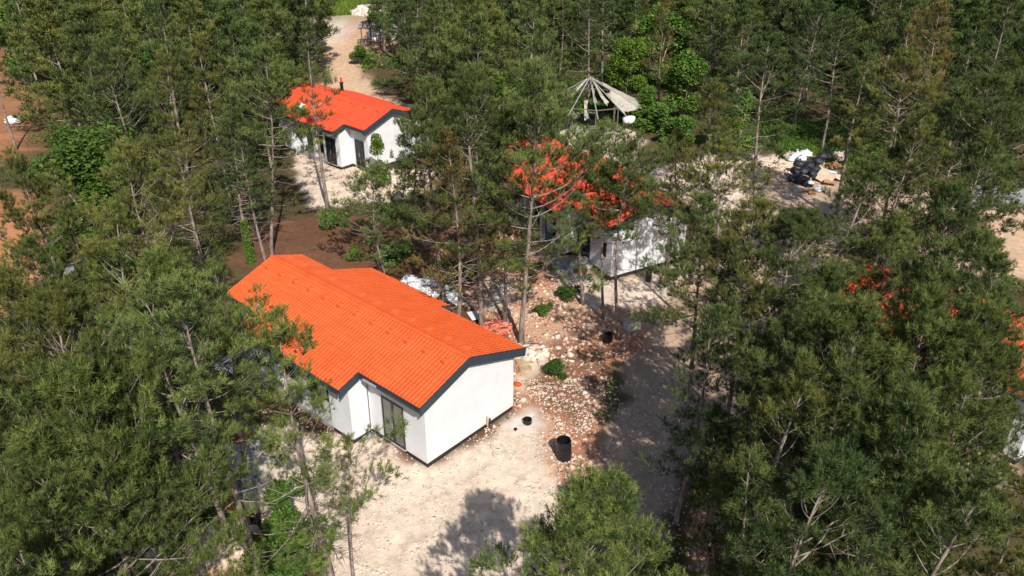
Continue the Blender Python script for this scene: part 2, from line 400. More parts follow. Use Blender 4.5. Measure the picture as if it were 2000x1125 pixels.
# ------------------------------------------------------------------ houses
TH = .07
def make_house(label, A, psi, roofmat, P, glazing=True, group='white bungalows with orange tiled roofs'):
    root = empty('bungalow', label, 'house', (A[0], A[1], -.02), psi, group)
    Wd, L, vr, e, o, hr, h1 = P['W'], P['L'], P['vr'], P['e'], P['o'], P['hr'], P['h1']
    u1, u2, u3, u4, d, d2, cut = P['u1'], P['u2'], P['u3'], P['u4'], P['d'], P['d2'], P['cut']
    s = (hr - h1) / (vr + e)
    def rz(x): return hr - s * abs(x - vr)
    porch0, porch1 = P['porch']
    pl = .20
    # walls, section by section along the ridge
    ys = sorted(set([0, u1, u2, u3, u4, L, porch0, porch1])); wb = MB(); pb = MB()
    for y0, y1 in zip(ys[:-1], ys[1:]):
        ym = (y0 + y1) / 2
        x0 = -d if (u1 < ym < u2 and not porch0 < ym < porch1) else 0
        x1 = Wd + (d2 if u4 < ym < u3 else (-cut if ym > u3 else 0))
        top = lambda x: rz(x) - .17
        poly = [(x0, pl), (x1, pl), (x1, top(x1)), (vr, top(vr)), (x0, top(x0))]
        wb.prism_y(poly, y0, y1)
        pb.prism_y([(x0 + .03, -.15), (x1 - .03, -.15), (x1 - .03, pl), (x0 + .03, pl)], y0 + (.03 if y0 == 0 or x0 < 0 else 0), y1 - (.03 if y1 == L or x0 < 0 else 0))
    wall = wb.build('wall', M['wall'], root)
    pb.build('plinth', M['plinth'], root)
    if porch1 > porch0:
        MB().box((-d / 2, (porch0 + porch1) / 2, .05), (d - .04, porch1 - porch0 - .02, .26)).build('porch_floor', M['conc'], root)
        for yc in P['columns']:
            MB().box((-d + .16, yc, (pl + rz(-d) - .16) / 2), (.26, .26, rz(-d) - .18 - pl)).build('porch_column', M['wall'], root)
    # roof: outline cells on each slope
    def near(x, y): return (-o <= y <= L + o) and (x >= -e) or (u1 <= y <= u2 and x >= -e - d)
    def far(x, y):
        lim = Wd + e
        if y > u3: lim = Wd - cut + e
        elif u4 < y < u3: lim = Wd + e + d2
        return -o <= y <= L + o and x <= lim
    rb = MB(); per = .20; ny = 6; row = .36
    cs = math.sqrt(1 + s * s)
    for side in (-1, 1):
        ylist = []
        brk = sorted([-o, L + o] + ([u1, u2] if side < 0 else [u4, u3]))
        for a, b in zip(brk[:-1], brk[1:]):
            n = max(2, int(round((b - a) / (per / ny)))); ylist.append(np.linspace(a, b, n + 1))
        ext = (e + d + vr) if side < 0 else (Wd + e + d2 - vr)
        nr = int(math.ceil(ext / (row / cs))) ; edges = [k * row / cs for k in range(nr)]
        for yy in ylist:
            ym = (yy[0] + yy[-1]) / 2
            if side < 0: lim = vr + e + (d if u1 < ym < u2 else 0)
            else: lim = (Wd + e - vr) + (d2 if u4 < ym < u3 else (-cut if ym > u3 else 0))
            for k, a in enumerate(edges):
                if a >= lim: break
                b = min(a + row / cs, lim)
                ph = yy / per * 2 * math.pi
                wv = .032 * (1 - np.abs(np.sin(ph / 2)) ** 1.5) + .004
                base = len(rb.v); n = len(yy)
                for (t, lift) in ((a, -.009), (b, .015), (b + .004, -.010)):
                    for j in range(n): rb.v.append((vr + side * t, float(yy[j]), hr - s * t + float(wv[j]) + lift))
                for q in range(2):
                    for j in range(n - 1):
                        i0 = base + q * n + j; rb.f.append((i0, i0 + 1, i0 + n + 1, i0 + n))
    roof = rb.build('roof', roofmat, root, smooth=False)
    # deck below the sheeting, with an eaves edge
    db = MB(); t0, t1 = .02, .13
    def slab(x0, x1, y0, y1):
        za, zb = rz(x0), rz(x1)
        db.prism_y([(x0, za - t1), (x1, zb - t1), (x1, zb - t0), (x0, za - t0)], y0, y1)
    slab(-e, vr, -o, L + o)
    slab(-e - d, -e - .003, u1, u2)
    for y0, y1 in ((-o, u4), (u4, u3), (u3, L + o)):
        ym = (y0 + y1) / 2
        slab(vr, Wd + e + (d2 if u4 < ym < u3 else (-cut if ym > u3 else 0)), y0, y1)
    db.build('roof_deck', M['soffit'], root)
    # gable fascia boards: three stepped laps
    def fas(xa, xb, yface, out):
        fb = MB()
        for k in range(3):
            z0, z1 = .02 + k * .125, .02 + (k + 1) * .125 - .003; th = .035 - .008 * k; hh = .03 if k < 2 else 0
            y0, y1 = sorted((yface, yface + out * (th + .03)))
            fb.prism_y([(xa, rz(xa) - z1), (xb, rz(xb) - z1), (xb, rz(xb) - z0), (xa, rz(xa) - z0)], y0, y1)
        fb.build('fascia_board', M['fascia'], root)
    fas(-e, vr, -o - .003, -1); fas(vr, Wd + e, -o - .003, -1)
    fas(-e, vr, L + o + .003, 1); fas(vr, Wd + e - cut, L + o + .003, 1)
    fas(-e - d, -e - .01, u1 - .003, -1); fas(-e - d, -e - .01, u2 + .003, 1)
    fas(Wd + e + .01, Wd + e + d2, u4 - .003, -1); fas(Wd + e - cut + .01, Wd + e + d2, u3 + .003, 1)
    # boxed filler between fascia and gable wall
    def fill(xa, xb, y0, y1):
        fb = MB().prism_y([(xa, rz(xa) - .31), (xb, rz(xb) - .31), (xb, rz(xb) - .14), (xa, rz(xa) - .14)], y0, y1); fb.build('soffit_strip', M['fascia'], root)
    fill(-e + .02, vr, -o + .004, -.004); fill(vr, Wd + e - .02, -o + .004, -.004)
    # gutters on the eaves
    for (x, y0, y1) in ((-e - .05, -o, u1 - .07), (-e - .05, u2 + .07, L + o), (-e - d - .05, u1, u2),
                        (Wd + e + .05, -o, u4 - .07), (Wd + e + d2 + .05, u4, u3), (Wd + e - cut + .05, u3 + .1, L + o)):
        if y1 - y0 < .2: continue
        z = rz(x) - .03
        gb = MB().prism_y([(x - .05, z - .13), (x + .04, z - .13), (x + .04, z), (x + .03, z), (x + .03, z - .10), (x - .04, z - .10), (x - .04, z), (x - .05, z)], y0, y1)
        gb.build('gutter', M['fascia'], root)
    # ridge cap
    cb = MB(); r_ = .13
    for y0 in np.arange(-o - .02, L + o, .5):
        y1 = min(y0 + .51, L + o + .03); prof = []
        pts0, pts1 = [], []
        for k in range(7):
            a = math.pi * (k / 6); x = vr - math.cos(a) * r_; z = hr + .035 - s * r_ + math.sin(a) * .07
            pts0.append((x, y0, z + .008)); pts1.append((x, y1, z - .004))
        cb.add(pts0 + pts1, [(k, k + 1, k + 8, k + 7) for k in range(6)] + [(0, 1, 2, 3, 4, 5, 6), (13, 12, 11, 10, 9, 8, 7)])
    rc = cb.build('ridge_cap', roofmat, roof, smooth=False)
    # little tile vents in a row below the ridge
    vm = MB(); vm.add([(-.17, -.13, 0), (.17, -.13, 0), (.17, .13, 0), (-.17, .13, 0), (-.12, -.09, .15), (.02, -.07, .13), (.02, .07, .13), (-.12, .09, .15)],
                      [(0, 1, 5, 4), (1, 2, 6, 5), (2, 3, 7, 6), (3, 0, 4, 7), (4, 5, 6, 7)])
    vmesh = vm.mesh('roof_vent', roofmat)
    n = P.get('vents', 12)
    for sd_ in (-1, 1):
        for k in range(n):
            y = .5 + (L - .8) * k / (n - 1)
            x = vr + sd_ * .62
            vo = bpy.data.objects.new('roof_vent', vmesh); col.objects.link(vo); vo.parent = roof
            vo.location = (x, y, rz(x) + .015); vo.rotation_euler = (0, 0, 0 if sd_ < 0 else math.pi)
            vo.rotation_euler.y = (-1) * math.atan(s)
    # doors and windows on the long near wall (x = 0) and elsewhere
    def opening(name, x, y0, y1, z0, z1, nx, leaves=2, curtain=False, parent=root):
        # frame lies in the plane x = const, facing -x
        f = MB(); t = .07; D = .05; xo = x - .012
        f.box((xo, (y0 + y1) / 2, z1 - t / 2), (D, y1 - y0, t)); f.box((xo, (y0 + y1) / 2, z0 + t / 2), (D, y1 - y0, t))
        f.box((xo, y0 + t / 2, (z0 + z1) / 2), (D, t, z1 - z0 - 2 * t)); f.box((xo, y1 - t / 2, (z0 + z1) / 2), (D, t, z1 - z0 - 2 * t))
        for k in range(1, leaves):
            yy = y0 + (y1 - y0) * k / leaves; f.box((xo - .006, yy, (z0 + z1) / 2), (D, t * 1.5, z1 - z0 - 2 * t))
        fo = f.build(name, M['frame'], parent)
        MB().box((x - .018, (y0 + y1) / 2, (z0 + z1) / 2), (.012, y1 - y0 - .1, z1 - z0 - .1)).build('pane', M['glass'], fo)
        if z0 < .5: MB().box((x - .06, (y0 + y1) / 2 + .05, 1.15), (.03, .03, .32)).build('handle', M['pole'], fo)
        MB().box((x - .05, (y0 + y1) / 2, z0 - .02), (.10, y1 - y0 + .08, .03)).build('sill', M['conc'], fo)
        if curtain:
            for k in range(leaves):
                a = y0 + (y1 - y0) * k / leaves + .1; b_ = y0 + (y1 - y0) * (k + 1) / leaves - .1
                MB().box((x - .006, (a + b_) / 2, (z0 + z1) / 2), (.008, b_ - a, z1 - z0 - .2)).build('curtain', M['curtain'], fo)
        else:
            MB().box((x - .005, (y0 + y1) / 2, (z0 + z1) / 2), (.006, y1 - y0 - .1, z1 - z0 - .1)).build('room_shade_sheet', M['dark'], fo)  # thin near-black sheet behind the pane paints the unlit room's shade
        return fo
    for (x, y0, y1, z0, z1, lv, cu) in P['openings']: opening('glass_door' if z0 < .5 else 'window', x, y0, y1, z0, z1, -1, lv, cu)
    return root, rz

P1 = dict(W=5.33, L=13.15, vr=2.35, e=.46, o=.26, hr=4.40, h1=3.42, u1=3.47, u2=10.95, u3=10.95, u4=5.13, d=1.06, d2=.69, cut=1.72,
          porch=(4.9, 10.4), columns=(6.9, 8.8), vents=12,
          openings=[(0, 1.30, 2.65, .21, 2.39, 2, True), (0, 5.3, 6.6, .21, 2.3, 2, False), (0, 7.3, 8.4, .21, 2.3, 1, False), (0, 9.0, 10.1, .21, 2.3, 2, False), (0, 11.5, 12.6, 1.0, 2.1, 2, False)])
A1 = (-3.49, 27.42)
h1_, rz1 = make_house('nearest white bungalow with the whole bright orange tiled roof in full view', A1, R(48.27), M['roof'], P1)
# small details on the nearest house
MB().lathe([(0, .45), (.05, .45), (.05, 0), (.045, 0), (.04, .42)], 10).build('vent_pipe', M['ochre'], h1_, loc=(3.55, -.06, .16))
MB().box((0, 0, .12), (.10, .03, .26)).build('wall_outlet', M['frame'], h1_, loc=(3.75, -.02, .14))
MB().box((0, 0, 0), (.12, .8, .05)).build('loose_gutter', M['grey'], h1_, loc=(-.60, 2.6, 3.34))
for i_, yy in enumerate((.9, 1.5, 2.0, 2.5)):
    pass
P2 = dict(P1); P2.update(L=11.3, u1=2.0, u2=9.2, u3=9.2, u4=4.2, porch=(4.0, 8.0), columns=(5.2, 6.6), vents=0, 
          openings=[(0, .45, 1.5, .21, 2.3, 2, False), (-1.06, 2.5, 3.7, .21, 2.3, 2, False), (0, 4.4, 7.6, .21, 2.3, 3, False)])
P2['vents'] = 8
A2 = (-10.68, 60.65)
h2_, rz2 = make_house('farthest bungalow with a red-orange roof crossed by tree shadows, by the dirt track', A2, R(48.5), M['roof2'], P2)
MB().lathe([(.13, 0), (.13, 1.0), (.16, 1.0), (.16, 1.08), (0, 1.08)], 12).build('chimney', M['black'], h2_, loc=(3.6, 7.2, 3.7))
MB().lathe([(.09, 0), (.09, .35), (.0, .45)], 10).build('chimney_cap', M['orange'], h2_, loc=(3.6, 7.2, 4.78))
P3 = dict(P1); P3.update(u1=3.9, u2=10.9, porch=(4.35, 10.4), columns=(6.2, 8.2), vents=10,
          openings=[(0, .55, 1.0, 1.2, 2.1, 1, False), (0, 2.2, 3.7, .21, 2.3, 2, False), (0, 4.8, 6.4, .21, 2.3, 2, False), (0, 7.2, 8.7, .21, 2.3, 2, False)])
A3 = (5.70, 43.69)
h3_, rz3 = make_house('bungalow in the middle distance whose orange roof hides behind pine crowns', A3, R(29), M['roof2'], P3)
P4 = dict(P1); P4.update(L=9.6, u1=2.6, u2=7.6, u3=7.6, u4=3.8, porch=(4.0, 7.0), columns=(5.0, 6.2), vents=8,
          openings=[(0, .6, 1.9, .21, 2.39, 2, True), (0, 4.3, 5.6, .21, 2.3, 2, False)])
A4 = (20.9, 27.6)
h4_, rz4 = make_house('bungalow at the right edge almost swallowed by large pine crowns', A4, R(34), M['roof2'], P4)
M2W = lambda h, p: h.matrix_basis @ Vector(p)
bpy.context.view_layer.update()

# ------------------------------------------------------------------ trees
def unit(a): return a / (np.linalg.norm(a, axis=-1, keepdims=True) + 1e-9)
def tufts(rg, P, D, S, K, w, Tn, candle=True, nl=.15):
    """bottle-brush shoots: K needles along each short shoot, plus a pale upright candle on some"""
    n = len(P); T_ = 0
    P3 = np.repeat(P, K, 0); D3 = np.repeat(D, K, 0); S3 = np.repeat(S, K)
    r = rg.normal(size=(n * K, 3)); perp = unit(r - (r * D3).sum(1, keepdims=True) * D3)
    th = rg.uniform(.45, 1.2, n * K)[:, None]
    b = unit(D3 * np.cos(th) + perp * np.sin(th))
    u = rg.uniform(-.35, .75, n * K)
    st = P3 + D3 * (S3 * u)[:, None]
    ln = nl * (S3 / S.mean()) * rg.uniform(.75, 1.2, n * K)
    wv = unit(np.cross(b, rg.normal(size=(n * K, 3)))) * w
    V = np.stack([st - wv, st + wv, st + b * ln[:, None]], 1).reshape(-1, 3)
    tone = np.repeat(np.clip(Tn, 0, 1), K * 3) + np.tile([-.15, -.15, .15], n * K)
    if candle:
        m = np.repeat(rg.random(n) < .55, 2); Pc = np.repeat(P, 2, 0)[m]; Dc = np.repeat(D, 2, 0)[m]; Sc = np.repeat(S, 2)[m]; k = len(Pc)
        if k:
            d = unit(Dc * .6 + [0, 0, 1.0] + rg.normal(size=(k, 3)) * .12); st = Pc + Dc * (Sc * .5)[:, None]; ln = Sc * rg.uniform(.45, .95, k)
            wv = unit(np.cross(d, rg.normal(size=(k, 3)))) * w * 1.5
            Vc = np.stack([st - wv, st + wv, st + d * ln[:, None]], 1).reshape(-1, 3)
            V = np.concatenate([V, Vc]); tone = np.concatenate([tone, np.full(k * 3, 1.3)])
    return V, tone
NT = []
def pine_mesh(seed, h=12., cb=.4, Rc=2.1, K=30, w=.0075, size=.21, dens=1.0, nl=.13, shape='round', forks=0, deadn=10, bend=.25, mat='needle', whorl=.55, bare=.38, nclus=5):
    rg = np.random.default_rng(seed); tb = MB()
    r0 = h * .0105
    # trunk
    n = 12; zs = np.linspace(-.3, h, n); ph = rg.uniform(0, 6.28); bx = bend * np.sin(zs / h * rg.uniform(2, 4) + ph) - bend * math.sin(ph); by = bend * np.cos(zs / h * rg.uniform(2, 4) + ph) - bend * math.cos(ph)
    f = np.clip(zs / (h * .15), 0, 1); bx = bx * f; by = by * f
    asym = rg.uniform(0, 6.28); askew = rg.uniform(.1, .38); skip = rg.uniform(.02, .14) if Rc < 3.09 or h > 11.5 else 0
    if not skip: askew = .08
    def ax(z): return np.array([np.interp(z, zs, bx), np.interp(z, zs, by), z])
    stems = [(ax, 0.0)]
    tb.tube([ax(z) for z in zs], [r0 * (1 - .88 * max(z, 0) / h) + (.05 if z < .1 else 0) for z in zs], 8)
    if forks:
        zf = h * .22; ang = rg.uniform(0, 6.28)
        def ax2(z, zf=zf, a=forks): 
            t = max(0, z - zf); k = min(1.6, t * .45 if t < 2 else .9 + .09 * (t - 2)); p = ax(z); return p + np.array([math.cos(a) * k * .7, math.sin(a) * k * .7, 0])
        tb.tube([ax2(z) for z in np.linspace(zf, h * .93, 9)], [r0 * .75 * (1 - .8 * k / 8) for k in range(9)], 7)
        stems.append((ax2, .93))
    P, D, S, T = [], [], [], []
    def cluster(c, d, sz, lit, m=nclus):
        tn = .18 + .30 * lit + rg.normal() * .22  # light painted into the tone: inner clumps darker, outer ones paler
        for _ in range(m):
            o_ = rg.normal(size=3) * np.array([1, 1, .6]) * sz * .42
            P.append(c + o_); D.append(unit(d * .5 + o_ * 2.2 / sz * .5 + np.array([0, 0, .75]) + rg.normal(size=3) * .2)); S.append(sz * rg.uniform(.7, 1.1)); T.append(tn + o_[2] * 1.2 + rg.normal() * .08)  # upper tufts of a clump painted paler, as if sunlit
    for axf, frac in stems:
        hh = h * (frac or 1)
        z = h * cb
        while z < hh - .12:
            t = (z - h * cb) / (hh - h * cb)
            if shape == 'round': prof = (1 - t ** 2.2) * .93 + .10; prof *= (.62 + .38 * min(1, t * 4))
            elif shape == 'cone': prof = (1 - t) ** .8 * (.7 + .3 * min(1, t * 5)) + .08
            else: prof = (1 - t ** 1.6) * .9 + .12
            nb = rg.integers(3, 6); a0 = rg.uniform(0, 6.28)
            for k in range(nb):
                a = a0 + 6.283 * k / nb + rg.normal() * .25
                Lb = Rc * prof * rg.uniform(.5, 1.2) * (1 + askew * math.cos(a - asym))
                if rg.random() < skip: continue
                if rg.random() < .12: Lb *= .5
                el = -.12 + .95 * t + rg.normal() * .12
                nseg = 6; pts = [axf(z)]; dz = el; aa = a
                for q in range(nseg):
                    dz += .09 + rg.normal() * .05; aa += rg.normal() * .10
                    pts.append(pts[-1] + np.array([math.cos(aa) * math.cos(dz), math.sin(aa) * math.cos(dz), math.sin(dz)]) * Lb / nseg)
                pts = np.array(pts)
                rb_ = max(.014, r0 * .30 * (Lb / Rc) * (1 - .4 * t))
                tb.tube(pts, [rb_ * (1 - .13 * q) for q in range(nseg + 1)], 4, cap=False)
                # side twigs
                nt_ = max(2, int(Lb * 3.3 * dens))
                for q in range(nt_):
                    s_ = rg.uniform(bare, 1.0); i = min(int(s_ * nseg), nseg - 1); fr = s_ * nseg - i
                    p = pts[i] * (1 - fr) + pts[i + 1] * fr; dd = unit(pts[i + 1] - pts[i])
                    side = (1 if q % 2 else -1); la = rg.uniform(.25, .55) * Lb * (1.15 - s_ * .6) * .75
                    pr = unit(np.cross(dd, [0, 0, 1])) * side
                    td = unit(dd * .75 + pr * rg.uniform(.4, 1.0) + np.array([0, 0, rg.uniform(.0, .5)]))
                    e_ = p + td * la; e_[2] += la * .12
                    if rg.random() < .75: tb.tube([p, e_], [rb_ * .35, rb_ * .2], 3, cap=False)
                    cluster(e_, td, size * 1.0, s_)
                    if la > .55: cluster(p + (e_ - p) * .5 + rg.normal(size=3) * .1, td, size * .85, s_, 3)
                cluster(pts[-1], unit(pts[-1] - pts[-2]), size * 1.1, 1.0, 6)
            z += whorl * rg.uniform(.75, 1.3) * (1 - .35 * t)
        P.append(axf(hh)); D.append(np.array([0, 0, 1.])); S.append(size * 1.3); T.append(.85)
    # dead lower branches
    for k in range(deadn):
        z = rg.uniform(h * .16, h * (cb + .08)); a = rg.uniform(0, 6.28); Lb = rg.uniform(.5, 1.7); p = ax(z); pts = [p]; el = rg.uniform(-.3, .35)
        for q in range(4):
            el += rg.normal() * .12; a += rg.normal() * .15
            pts.append(pts[-1] + np.array([math.cos(a) * math.cos(el), math.sin(a) * math.cos(el), math.sin(el)]) * Lb / 4)
        tb.tube(pts, [.022, .017, .013, .010, .006], 4, cap=False)
        if Lb > .8:
            for sgn in (-1, 1):
                a2 = a + sgn * .7; tb.tube([pts[2], pts[2] + np.array([math.cos(a2), math.sin(a2), rg.uniform(-.1, .3)]) * Lb * .35], [.011, .005], 3, cap=False)
    P = np.array(P); D = np.array(D); S = np.array(S); T = np.array(T)
    V, tone = tufts(rg, P, D, S, K, w, T, nl=nl)
    NT.append(len(P))
    Fc = np.arange(len(V)).reshape(-1, 3)
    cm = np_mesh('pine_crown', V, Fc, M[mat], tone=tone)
    tm = tb.mesh('pine_trunk', M['bark'], smooth=True)
    return tm, cm, h
# near library: fine needles, far library: coarser
NEAR = [pine_mesh(11, 12, .33, 2.9, shape='round'), pine_mesh(12, 12, .38, 3.0, shape='round', bend=.35), pine_mesh(13, 12, .30, 2.7, shape='cone'),
        pine_mesh(14, 12, .42, 2.9, shape='flat', deadn=16), pine_mesh(15, 12, .26, 3.1, shape='round'), pine_mesh(16, 12, .44, 2.6, shape='flat', deadn=18),
        pine_mesh(17, 12, .30, 2.5, shape='cone', whorl=.68, dens=.85, deadn=14), pine_mesh(18, 12, .5, 3.2, shape='flat', whorl=.5, dens=1.1, bend=.5), pine_mesh(19, 12, .36, 2.8, shape='round', whorl=.72, dens=.9, deadn=20, bend=.4)]
FAR = [pine_mesh(21 + k, 12, (.14, .22, .16, .28)[k], (3.0, 2.7, 3.1, 2.7)[k], K=12, w=.021, size=.28, nl=.22, dens=.95, shape=('round', 'cone', 'round', 'flat')[k], deadn=10) for k in range(4)]
THIN = pine_mesh(31, 12, .42, 1.5, K=20, dens=.9, shape='cone', deadn=12, whorl=.62)      # narrow, see-through
MIDS = [pine_mesh(41, 12, .30, 2.8, K=20, dens=1.0, shape='flat', deadn=22, whorl=.62), pine_mesh(42, 12, .28, 2.7, K=20, dens=1.0, shape='cone', deadn=20, whorl=.6)]
SPARSE = pine_mesh(51, 10.3, .24, 2.6, K=28, dens=.75, shape='flat', deadn=30, whorl=.85, bend=.3, size=.25, nl=.15, bare=.5)
HIGH = pine_mesh(56, 12, .58, 3.1, shape='round', deadn=16, whorl=.45, bend=.3, dens=1.15)
TWIN = pine_mesh(52, 12, .60, 2.2, K=24, shape='round', forks=1.6, deadn=12)
SMALL = pine_mesh(53, 6, .15, 2.0, K=20, shape='round', deadn=5, whorl=.42)
DEAD = pine_mesh(54, 12, .6, 1.2, K=8, dens=.5, shape='cone', deadn=34, whorl=.8, mat='twigleaf')
BIG = pine_mesh(55, 11, .18, 3.1, K=28, dens=1.35, nclus=6, shape='round', deadn=6, whorl=.44, size=.24)
print('tufts', NT)

def place_tree(lib, x, y, h, label, rot=None, tint=(1, 1, 1), wide=1.0, group='pine trees around the building site', name='pine_tree', cat='pine tree', lean=None, parts=('trunk', 'crown')):
    tm, cm, hm = lib; s = h / hm
    zb = float(gz(x, y)[0])
    root = empty(name, label, cat, (x, y, zb), rot if rot is not None else rng.uniform(0, 6.28), group)
    root.scale = (s * wide, s * wide, s)
    lx, ly = lean if lean else (rng.normal() * .02, rng.normal() * .02)
    root.rotation_euler = (lx, ly, root.rotation_euler.z)
    t = bpy.data.objects.new(parts[0], tm); col.objects.link(t); t.parent = root
    c = bpy.data.objects.new(parts[1], cm); col.objects.link(c); c.parent = root; c.color = (*tint, 1)
    TREES.append((x, y)); return root
TREES = []
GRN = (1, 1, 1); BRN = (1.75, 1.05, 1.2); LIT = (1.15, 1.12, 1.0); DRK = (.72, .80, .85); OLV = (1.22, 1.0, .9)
NL = {'N%d' % i: NEAR[i] for i in range(9)}; NL.update({'F%d' % i: FAR[i] for i in range(4)})
NL.update(T=THIN, M0=MIDS[0], M1=MIDS[1], S=SPARSE, W=TWIN, H=HIGH, K=SMALL, D=DEAD, B=BIG)
